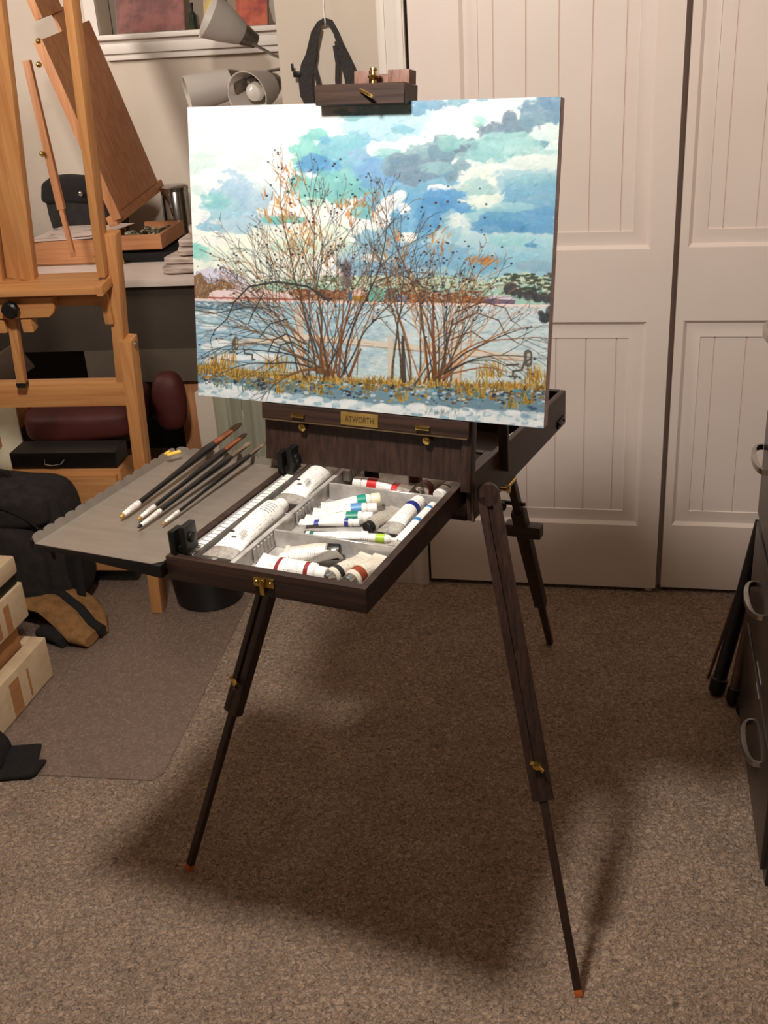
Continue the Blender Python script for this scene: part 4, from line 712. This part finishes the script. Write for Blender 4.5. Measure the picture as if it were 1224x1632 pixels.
# table easel seen from its side, front towards the right
TE = empty('table_easel', 'worn orange-brown box easel on the desk, lid raised and drawer pulled out', 'easel', DM @ M.Translation((0, 0, .8215)))
bx = G().box(-.54, -.29, .27, .282, .0, .085).box(-.54, -.29, .57, .582, 0, .085).box(-.54, -.528, .282, .57, 0, .085).box(-.54, -.29, .27, .58, 0, .006).box(-.302, -.29, .282, .57, 0, .03)
obj('box', bx, OAK['x'], TE)
dr = obj('drawer', G().box(-.20, -.055, .27, .281, .045, .095).box(-.066, -.055, .281, .55, .045, .095).box(-.20, -.066, .539, .55, .045, .095).box(-.29, -.066, .281, .539, .045, .051).box(-.29, -.20, .272, .28, .045, .07), OAK['x'], TE)
for i in range(42):
    pass
rs_ = random.Random(4); gt_ = G()
for i in range(46): gt_.sphere((rs_.uniform(-.20, -.078), rs_.uniform(.292, .50), .062 + rs_.uniform(0, .026)), rs_.uniform(.008, .014), (1.3, 1, .7), 8)
tag(obj('dried_paint', gt_, mat('mixed_dried_paint', rgb(176, 166, 138), .7, col2=rgb(66, 62, 50), scale=(60,) * 3, mix=(.45, .55)), dr), kind='stuff')
# lid board: leans left, away from the drawer
BL, TL = V((-.205, .25, .170)), V((-.372, .25, .728)); acr = V((.045, .36, .055))
u_ = (TL - BL); TEw = lambda s, t: BL + u_ * s + acr * t
nrm = u_.cross(acr).normalized(); th_ = nrm * -.012
def slab(s0, s1, t0, t1, off=0, k=1):
    q = [TEw(s0, t0), TEw(s0, t1), TEw(s1, t1), TEw(s1, t0)]; o_ = nrm * off; return [p + o_ for p in q] + [p + o_ + th_ * k for p in q]
obj('lid_board', G().hexa(slab(0, 1, 0, 1), .002), OAK['z'], TE)
obj('lid_side', G().hexa(slab(-.03, 1.0, -.03, .03, .006, 3.0), .002), OAK['z'], TE)
obj('mast', G().hexa(slab(-.02, 1.12, .50, .72, .014), .002).hexa(slab(1.10, 1.24, .22, .62, .02, 2.5), .002), OAK['z'], TE)
obj('ledge', G().hexa(slab(-.06, .0, -.02, 1.12, .03, 3), .002), OAK['x'], TE)
obj('leg', G().bar((-.405, .225, .675), (-.376, .225, .20), .026, .020, (1, 0, 0), .002).bar((-.382, .225, .26), (-.364, .225, .052), .016, .014, (1, 0, 0), .001), OAK['z'], TE)
g = G()
for p in ((-.404, .212, .385), (-.372, .238, .66), (-.36, .24, .73)): g.sphere(p, .010, n=10)
obj('hinge_bolt', g, BRASS, TE); obj('corner_bracket', G().box(-.305, -.288, .262, .27, .012, .03, .001).box(-.215, -.195, .258, .27, .0, .02, .002), BRASS, TE)
def sheet(name, pts, z, mm_, label, cat='paper', grp=None, mw=None):
    o = obj(name, G().prism(pts, 0, .0015, 'z'), mm_); o.matrix_world = (mw or DM) @ M.Translation((0, 0, z)); return tag(o, label, cat, grp)
PAPER = mat('sketch_paper', rgb(214, 196, 186), .7, col2=rgb(208, 190, 180)); SKETCH = mat('smudged_sketch', rgb(206, 188, 178), .7, col2=rgb(92, 80, 76), scale=(16, 26, 10), detail=5, mix=(.36, .44))
for k, (pts, z, m_, lab) in enumerate([([(-.545, .26), (-.31, .285), (-.29, .50), (-.54, .52)], .9085, PAPER, 'blank white paper sheet lowest on the box easel lid'), ([(-.53, .30), (-.33, .31), (-.30, .53), (-.525, .56)], .911, SKETCH, 'paper with a smudged dark sketch on the desk box'), ([(-.39, .29), (-.28, .34), (-.235, .54), (-.33, .55)], .9135, PAPER, 'white folded paper on top, beside the raised lid')]): sheet('paper_sheet', pts, z, m_, lab, 'paper', 'papers on the box easel')
bg = empty('soft_bag', 'crumpled dark grey bag behind papers on the desk', 'bag', DM @ M.Translation((-.44, .62, .8215)))
def lumpy(c, h, seed, amp, e=.5, n=26):
    g = G().sup(c, h, e, n); r_ = random.Random(seed); ph = [(r_.uniform(0, 6), r_.uniform(12, 34), r_.uniform(12, 34), r_.uniform(12, 34)) for _ in range(5)]
    for v in g.b.verts:
        k = sum(math.sin(p + a * v.co.x + b * v.co.y + c_2 * v.co.z) for p, a, b, c_2 in ph) / 5; v.co += (v.co - V(c)).normalized() * k * amp
    return g
obj('body', lumpy((0, 0, .13), (.14, .075, .128), 3, .022), GREYFAB, bg); obj('flap', lumpy((-.02, -.03, .215), (.135, .06, .05), 5, .012), BLACKFAB, bg); obj('buckle', G().sphere((.02, -.095, .21), .012, n=10), STEEL, bg)
jr = empty('metal_jar', 'shiny lidded steel pot on the desk behind the box easel drawer', 'pot', DM @ M.Translation((-.098, .63, .8215)))
obj('body', G().lathe([(0, .048), (.003, .052), (.19, .052), (.194, .050)], n=28), STEEL, jr); obj('lid', G().lathe([(.194, .054), (.206, .054), (.212, .046), (.214, .012)], n=28), STEEL, jr); obj('clasp', G().tube([(.0, -.053, .11), (0, -.066, .14), (0, -.066, .19), (0, -.056, .205)], .004), STEEL, jr)
RAG = mat('folded_cotton', rgb(206, 188, 176), .9, col2=rgb(150, 132, 122), scale=(10, 10, 90), mix=(.4, .6), bump=.3)
for k in range(5):
    o = obj('folded_cloth', lumpy((.0, 0, .012), (.115 - .012 * k, .13 - .010 * k, .0115), 20 + k, .010, .22, 40), RAG); o.matrix_world = DM @ M.Translation((.108 + .006 * k, .19 + .012 * k, .8225 + .0245 * k)) @ M.Rotation([.1, -.12, .22, -.05, .3][k], 4, 'Z')
    tag(o, ['lowest folded grey-white cloth of the pile at the desk edge', 'second folded cloth from the bottom of the desk pile', 'middle folded cloth of the pile on the desk', 'fourth folded cloth up in the desk pile', 'topmost crumpled cloth of the desk pile beside the painting'][k], 'cloth', 'folded cloths on the desk')
dcb = obj('dark_case', G().box(-.165, .10, .22, .52, 0, .032, .004), BLACKFAB); dcb.matrix_world = DM @ M.Translation((-.12, .06, .8215)); tag(dcb, 'flat black case lying under the box easel drawer', 'case')

# ------------------------------------------------------------------ studio easel (light beech)
SE = empty('studio_easel', 'large light beech studio easel with tray, black knobs and crossbars', 'easel', SM)
def sbar(name, a0, b0, a1, b1, w, y0_, y1_, m_, w1=None, bev=.002, parent=SE):
    return obj(name, G().bar((a0, (y0_ + y1_) / 2, b0), (a1, (y0_ + y1_) / 2, b1), w, y1_ - y0_, (1, 0, 0), bev, w1), m_, parent)
for a, w, y_ in ((-.1375, .037, 0), (-.1785, .036, .014), (-.2215, .040, 0), (-.27, .05, .012)): sbar('mast', a, 1.0105, a + .1045, 1.80, w, -.004 + y_, .024 + y_, BEECH['z'])
sbar('upright', .064, 1.02, .136, 1.80, .020, -.030, .020, BEECH['z'])
sbar('upright', .042, .70, .0935, 1.115, .030, .0, .045, BEECH['z'])
g = G().bar((.080, .018, .845), (.0045, .018, -.012), .034, .055, (1, 0, 0), .004)
LGp = obj('leg', g, BEECH['z'], SE); obj('hinge_bolt', G().lathe([(0, .009), (.004, .009), (.006, .004)], (.095, .02, .825), (1, 0, 0), 12), STEEL, LGp)
sbar('leg', -.82, -.012, -.74, .845, .030, -.01, .045, BEECH['z'])
obj('tray', G().box(-.84, .074, -.075, .045, .994, 1.010, .002).box(.062, .078, -.077, .0, .990, 1.014, .002), BEECH['x'], SE)
obj('crossbar', G().box(-.84, .060, .0, .022, .939, .965, .001), BEECH['x'], SE)
obj('guide_block', G().box(.040, .062, -.012, .03, .892, .975, .003), BEECH['z'], SE)
CB = obj('clamp_board', G().prism([(-.45, .927), (-.085, .927), (-.072, .938), (-.066, .950), (-.066, .981), (-.45, .981)], -.045, -.012, 'y', .002), BEECH['x'], SE)
for a in (-.170, -.247): obj('knob', G().lathe([(0, .008), (.012, .008), (.013, .022), (.026, .022), (.030, .017)], (a, -.045, .957), (0, -1, 0), 8), BLACK, CB, label='black lobed knob')
for a in (-.220, -.150): obj('stop_block', G().box(a - .014, a + .014, -.042, -.008, .888, .922, .004), BEECH['x'], SE)
obj('slider', G().bar((-.186, -.02, .985), (-.214, -.02, .735), .022, .020, (1, 0, 0), .0015), BEECH['z'], SE); obj('slider_stop', G().box(-.226, -.202, -.032, -.006, .732, .745, .002), BLACK, SE)
obj('rail', G().box(-.80, .056, -.004, .034, .663, .728, .002), BEECH['x'], SE)

# ------------------------------------------------------------------ chest, stool, rucksack, bin and clutter at left
CH = empty('drawer_chest', 'low light wood drawer chest behind the black rucksack', 'chest', frame((-.785, 2.98, 0), _sx, _sb, (0, 0, 1)))
obj('body', G().box(-.34, .010, .004, .12, .045, .385, .002), BEECH['x'], CH); obj('plinth', G().box(-.33, .0, .02, .11, 0, .045), BLACK, CH)
obj('drawer_front', G().box(-.335, .0, -.012, .004, .055, .372, .002), BEECH['x'], CH); obj('drawer_pull', G().tube([(-.22, -.012, .25), (-.22, -.03, .25), (-.14, -.03, .25), (-.14, -.012, .25)], .004), BLACK, CH)
bcs = empty('black_case', 'shallow black case with a chrome handle lying on the low wooden chest', 'case', frame((-.785, 2.98, .3855), _sx, _sb, (0, 0, 1)))
obj('body', G().box(-.33, .0, .012, .115, 0, .052, .004), BLACK, bcs); obj('handle', G().tube([(-.22, .010, .03), (-.215, -.006, .022), (-.19, -.010, .019), (-.165, -.006, .022), (-.16, .010, .03)], .0022), STEEL, bcs)
SL = empty('stool', 'dark red upholstered stool with backrest under the desk', 'stool', M.Translation((-.95, 3.42, 0)))
RED = mat('dark_red_vinyl', rgb(88, 36, 32), .6, col2=rgb(74, 29, 26), scale=(8,) * 3)
obj('seat', G().sup((0, 0, .43), (.19, .19, .055), .45), RED, SL, 60); obj('backrest', G().sup((.255, .05, .43), (.055, .05, .10), .7), RED, SL, 60)
obj('seat_plate', G().lathe([(.345, .15), (.375, .17)], n=28), BLACK, SL); obj('back_bracket', G().bar((.12, .03, .36), (.25, .06, .40), .04, .012, (0, 1, 0)), BLACK, SL); obj('column', G().cyl((0, 0, .06), (0, 0, .35), .03), BLACK, SL)
for k in range(5): a = k * 2 * PI / 5 + .3; obj('leg', G().bar((0, 0, .075), (.26 * math.cos(a), .26 * math.sin(a), .03), .04, .03, (0, 0, 1), .004).sphere((.26 * math.cos(a), .26 * math.sin(a), .025), .0245, n=10), BLACK, SL)
obj('lever', G().tube([(-.04, -.16, .345), (-.02, -.20, .335), (.03, -.20, .335)], .004), STEEL, SL)
RK = empty('rucksack', 'bulky black rucksack slumped before the wooden chest', 'bag', M.Translation((-1.13, 2.915, .0036)) @ M.Rotation(-.14, 4, 'Z'))
obj('body', lumpy((0, .0, .205), (.235, .105, .203), 8, .010, .42, 34), GREYFAB, RK, 60); obj('front_pocket', lumpy((-.02, -.09, .165), (.19, .055, .14), 12, .008, .4), GREYFAB, RK, 60)
obj('side_pocket', lumpy((.222, -.01, .17), (.026, .07, .12), 13, .006, .45), BLACKFAB, RK, 60); obj('top_flap', lumpy((-.01, -.03, .345), (.215, .10, .055), 14, .008, .42), GREYFAB, RK, 60)
obj('zip', G().tube([(.20 * math.cos(t), -.115 - .012 * math.sin(t), .22 + .16 * math.sin(t)) for t in [PI * i / 20 for i in range(21)]], .005), BLACK, RK); obj('carry_handle', G().tube([(-.06, .0, .40), (-.05, 0, .425), (0, 0, .435), (.05, 0, .425), (.06, 0, .40)], .010, flat=.5), BLACKFAB, RK)
obj('strap', G().tube([(.20, -.06, .36), (.245, -.08, .27), (.25, -.09, .15), (.25, -.10, .03), (.275, -.13, .012)], .014, flat=.35, up=(0, -1, 0)), BLACKFAB, RK)
obj('zip_pull', G().box(-.13, -.06, -.150, -.147, .282, .285), STEEL, RK)
WB = empty('waste_bin', 'round black waste bin beside the beech easel leg', 'bin', M.Translation((-.538, 2.868, .0038)))
obj('bucket', G().lathe([(0, .094), (.004, .100), (.27, .128), (.275, .133), (.285, .133), (.283, .126), (.01, .097)], n=40, cap1=True), BLACK, WB)
TAN = mat('tan_suede', rgb(150, 108, 64), .9, col2=rgb(122, 86, 50), scale=(40,) * 3, bump=.4, bscale=300)
GV = empty('work_gloves', 'crumpled tan and black work gloves on the carpet by the rucksack', 'gloves', M.Translation((-.915, 2.67, .0034)))
def slump(pts, w, h, seed, m_, name, flat=None):
    R = []; r_ = random.Random(seed); n_ = 14
    for i, p in enumerate(pts):
        p = V(p); q_ = V(pts[min(i + 1, len(pts) - 1)]) - V(pts[max(i - 1, 0)]); s = V((-q_.y, q_.x, 0)).normalized(); k = 1 if 0 < i < len(pts) - 1 else .8
        R.append([p + s * (w[i] * math.cos(2 * PI * j / n_) * k) + V((0, 0, 1)) * max(-p.z + .002, (h * k * math.sin(2 * PI * j / n_) + r_.uniform(-.003, .003))) for j in range(n_)])
    return obj(name, G().rings(R), m_, GV, 60)
slump([(-.14, .10, .075), (-.06, .075, .075), (0, .02, .055), (.04, -.03, .03), (.075, -.045, .018)], [.05, .055, .05, .045, .042], .020, 1, TAN, 'glove')
slump([(-.10, .15, .07), (-.02, .14, .07), (.04, .10, .05), (.075, .05, .03), (.095, .0, .02)], [.03, .035, .032, .026, .02], .018, 2, TAN, 'glove')
slump([(-.12, .13, .082), (-.03, .10, .085), (.03, .045, .062), (.07, .0, .040), (.10, -.015, .026)], [.012, .014, .016, .016, .02], .016, 3, BLACKFAB, 'cuff'); slump([(-.08, .0, .03), (-.03, -.02, .028), (.0, -.05, .014)], [.03, .03, .02], .02, 4, BLACKFAB, 'cuff')
CART = mat('cardboard', rgb(176, 124, 78), .85, col2=rgb(160, 110, 68), scale=(3, 3, 60)); PALE = mat('pale_paper_wrap', rgb(214, 190, 156), .85, col2=rgb(200, 175, 142), scale=(20,) * 3, bump=.2)
CRM = frame((-.914, 2.477, 0), (.9749, -.2226, 0), (.2226, .9749, 0), (0, 0, 1))    # x to the right, y away
lc = empty('shallow_crate', 'lower pale wrapped box on the carpet at the left edge', 'box', CRM @ M.Translation((0, 0, .0055)))
obj('tray', G().box(-.04, 0, -.62, 0, 0, .118, .003).box(-.5, -.04, -.04, 0, 0, .118, .003).box(-.5, -.04, -.62, -.04, 0, .012), PALE, lc)
obj('tape', G().box(.0, .0012, -.20, -.155, .004, .098).box(.0, .0012, -.115, -.107, .012, .092), CART, lc, label='brown tape strips'); obj('filling', G().box(-.49, -.041, -.61, -.041, .012, .10), CART, lc)
cb = obj('cardboard_box', G().box(-.46, -.045, -.60, -.045, .0, .085, .003), CART); cb.matrix_world = CRM @ M.Translation((0, 0, .107)); tag(cb, 'plain brown cardboard box between the two pale boxes', 'box')
uc = empty('wrapped_box', 'upper pale wrapped box with a dark slot, on the brown cardboard', 'box', CRM @ M.Translation((-.022, .0, .194)))
obj('body', G().box(-.45, -.004, -.60, -.01, 0, .10, .004).box(-.45, -.006, -.60, -.012, .128, .178, .010).box(-.45, -.03, -.60, -.04, .10, .13), PALE, uc)
obj('slot_lining', G().box(-.45, -.012, -.59, -.02, .1005, .1275), BLACK, uc); obj('tape', G().box(-.004, -.0028, -.115, -.09, .002, .08).box(-.004, -.0028, -.19, -.14, .01, .055), CART, uc, label='brown tape strips')
bs = empty('black_strap', 'folded black fabric strap on the front edge of the plastic mat', 'strap', M.Translation((-.93, 2.075, .0055)))
obj('flap', G().prism([(-.15, -.045), (.075, -.04), (.085, -.03), (.098, .02), (-.15, .03)], 0, .010, 'z', .002), BLACKFAB, bs); obj('flap', G().prism([(-.02, .015), (.075, .022), (.068, .085), (-.02, .075)], .004, .013, 'z', .002, m=M.Rotation(.06, 4, 'Y')), BLACKFAB, bs)
obj('loop', G().tube([(-.13 + .06 * math.cos(t), .035, .012 + .062 * max(0, math.sin(t))) for t in [PI * i / 14 for i in range(15)]], .030, 10, .18, up=(0, 1, 0)) if False else G().rings([[V((-.065 + r * math.cos(t), y, .011 + r * math.sin(t))) for r, y in ((.058, -.01), (.066, -.01), (.066, .075), (.058, .075))] for t in [PI * i / 16 for i in range(17)]]), BLACKFAB, bs, 60)
cp_ = obj('cream_board', G().box(-.17, .05, 0, .012, 0, .56, .002), CREAM); cp_.matrix_world = M.Translation((-1.215, 3.33, 0)); tag(cp_, 'cream board standing on edge at the left under the desk', 'board')
for k, (x, y, rz, tl, lab) in enumerate(((-1.36, 3.46, .1, .62, 'greyish leaning board deep under the desk'), (-1.33, 3.42, .3, .80, 'brown leaning plank under the desk left of the stool'))):
    o = obj('leaning_board', G().box(-.24, .24, 0, .012, -.05, .05, .002), [mat('grey_board', rgb(112, 98, 86), .7), OAK['x']][k]); o.matrix_world = M.Translation((x, y - .12 * k, .50 - .16 * k)) @ M.Rotation(rz, 4, 'Z') @ M.Rotation(-tl * .8, 4, 'Y'); tag(o, lab, 'board')

pg = empty('cable_adapter', 'small pale cable adapter on the carpet by the skirting', 'adapter', WM @ M.Translation((-.545, .06, 0)))
obj('plug', G().box(-.012, .022, -.012, .012, .001, .016, .003), WHITE, pg); obj('cord', G().tube([(-.012, 0, .009), (-.05, .01, .006), (-.09, -.005, .005), (-.12, .02, .005)], .003), BLACK, pg)

# ------------------------------------------------------------------ drawer cart and folded tripod at right
CA, CB2 = V((.814, 2.113, 0)), V((.683, 1.583, 0)); cy = (CB2 - CA).normalized(); cx = V((-cy.y, cy.x, 0))   # cx away from the drawers (to the right)
if cx.x < 0: cx = -cx
CT = empty('drawer_cart', 'dark plastic drawer cart with silver rimmed pulls at the right edge', 'drawer cart', frame(CA, cx, -cy, (0, 0, 1)) if cx.cross(-cy).z > 0 else frame(CA, cx, cy, (0, 0, 1)))
sgn = -1 if cx.cross(-cy).z > 0 else 1
DKP = mat('dark_smoke_plastic', rgb(54, 46, 43), .3, col2=rgb(46, 39, 37), scale=(6,) * 3)
Yr = lambda a, b: (min(sgn * a, sgn * b), max(sgn * a, sgn * b))
obj('carcass', G().box(.006, .40, *Yr(0, .56), .0, 1.05, .004), DKP, CT)
for k, (z0, z1) in enumerate(((.03, .265), (.285, .52), (.54, .775), (.795, 1.03))):
    d_ = obj('drawer', G().box(-.004, .01, *Yr(.012, .548), z0, z1, .003), DKP, CT)
    u0 = [.30, .155, .00, -.0][k]; zc = [.165, .405, .685, .95][k]; h_ = .075; uc_ = [.335, .17, .08, .08][k]
    R = []
    for i in range(17):
        t = PI * i / 16; x_ = -.004 - .030 * math.sin(t) ** .7; y_ = sgn * (uc_ + h_ * math.cos(t))
        w_ = .010; o_ = V((math.sin(t) * w_, -sgn * math.cos(t) * w_ * .5, 0)); R.append([V((x_, y_, zc)), V((x_, y_, zc + .012)), V((x_, y_, zc + .012)) + o_, V((x_, y_, zc)) + o_])
    obj('pull', G().rings(R), STEEL, d_, label='silver rimmed cup pull')
g = G()
for (u, z0, l) in ((.235, .30, .085), (.255, .262, .06)): g.box(-.0052, -.004, *Yr(u, u + l), z0, z0 + .003)
obj('label_outline', g, mat('pale_print', rgb(150, 138, 128), .5), CT)
TPD = empty('folded_tripod', 'folded black and brown tripod legs leaning behind the dark drawer cart', 'tripod', M.Translation((.80, 2.17, 0)))
BRN = mat('brown_tube', rgb(92, 68, 54), .5, col2=rgb(78, 56, 44), scale=(30,) * 3)
for (p0, p1, r, m_) in (((-.012, .035, .012), (.10, .13, .42), .016, BLACK), ((.012, -.012, .012), (.11, .11, .42), .013, BRN), ((.022, -.055, .012), (.12, .09, .42), .013, BRN)):
    P0, P1 = V(p0), V(p1); Lg = obj('leg', G().cyl(P0, P1, r, r * 1.2), m_, TPD); obj('foot', G().lathe([(-.010, r * .8), (0, r * 1.25), (.03, r * 1.3), (.034, r * .9)], P0, P1 - P0, 14), BLACK, Lg)
stk = obj('thin_stick', G().cyl((.0, 0, .004), (.13, .08, .40), .004, .005), BRN); stk.matrix_world = M.Translation((.787, 2.271, 0)); tag(stk, 'thin brown stick leaning beside the folded tripod', 'stick')

# ------------------------------------------------------------------ light: one ceiling lamp in front of the easel, an added corner fill, weak room glow
l_ = bpy.data.lights.new('ceiling_lamp', 'SPOT'); l_.energy = 122; l_.shadow_soft_size = .085; l_.color = (1, .93, .85); l_.spot_size = math.radians(176); l_.spot_blend = .25
lo = bpy.data.objects.new('ceiling_lamp', l_); COL.objects.link(lo); lo.location = (-.352, 1.064, 2.20); lo.rotation_euler = V((.22, .52, -.80)).to_track_quat('-Z', 'Y').to_euler()
l2 = bpy.data.lights.new('far_corner_fill', 'AREA'); l2.shape = 'DISK'; l2.size = .7; l2.energy = 11; l2.spread = math.radians(95); l2.color = (1, .92, .84)  # added fill light out of view, only brightens the alcove corner
lo2 = bpy.data.objects.new('far_corner_fill', l2); COL.objects.link(lo2); lo2.location = (-2.25, 2.9, 2.25); lo2.rotation_euler = (V((-.7, 4.5, 1.25)) - V(lo2.location)).to_track_quat('-Z', 'Y').to_euler()
w = bpy.data.worlds.new('room_glow'); bpy.context.scene.world = w; w.use_nodes = True; w.node_tree.nodes['Background'].inputs[0].default_value = (1, .84, .7, 1); w.node_tree.nodes['Background'].inputs[1].default_value = .06
sc = bpy.context.scene; sc.view_settings.view_transform = 'Standard'; sc.view_settings.look = 'None'; sc.view_settings.gamma = 1; sc.view_settings.use_curve_mapping = False; sc.view_settings.exposure = 0
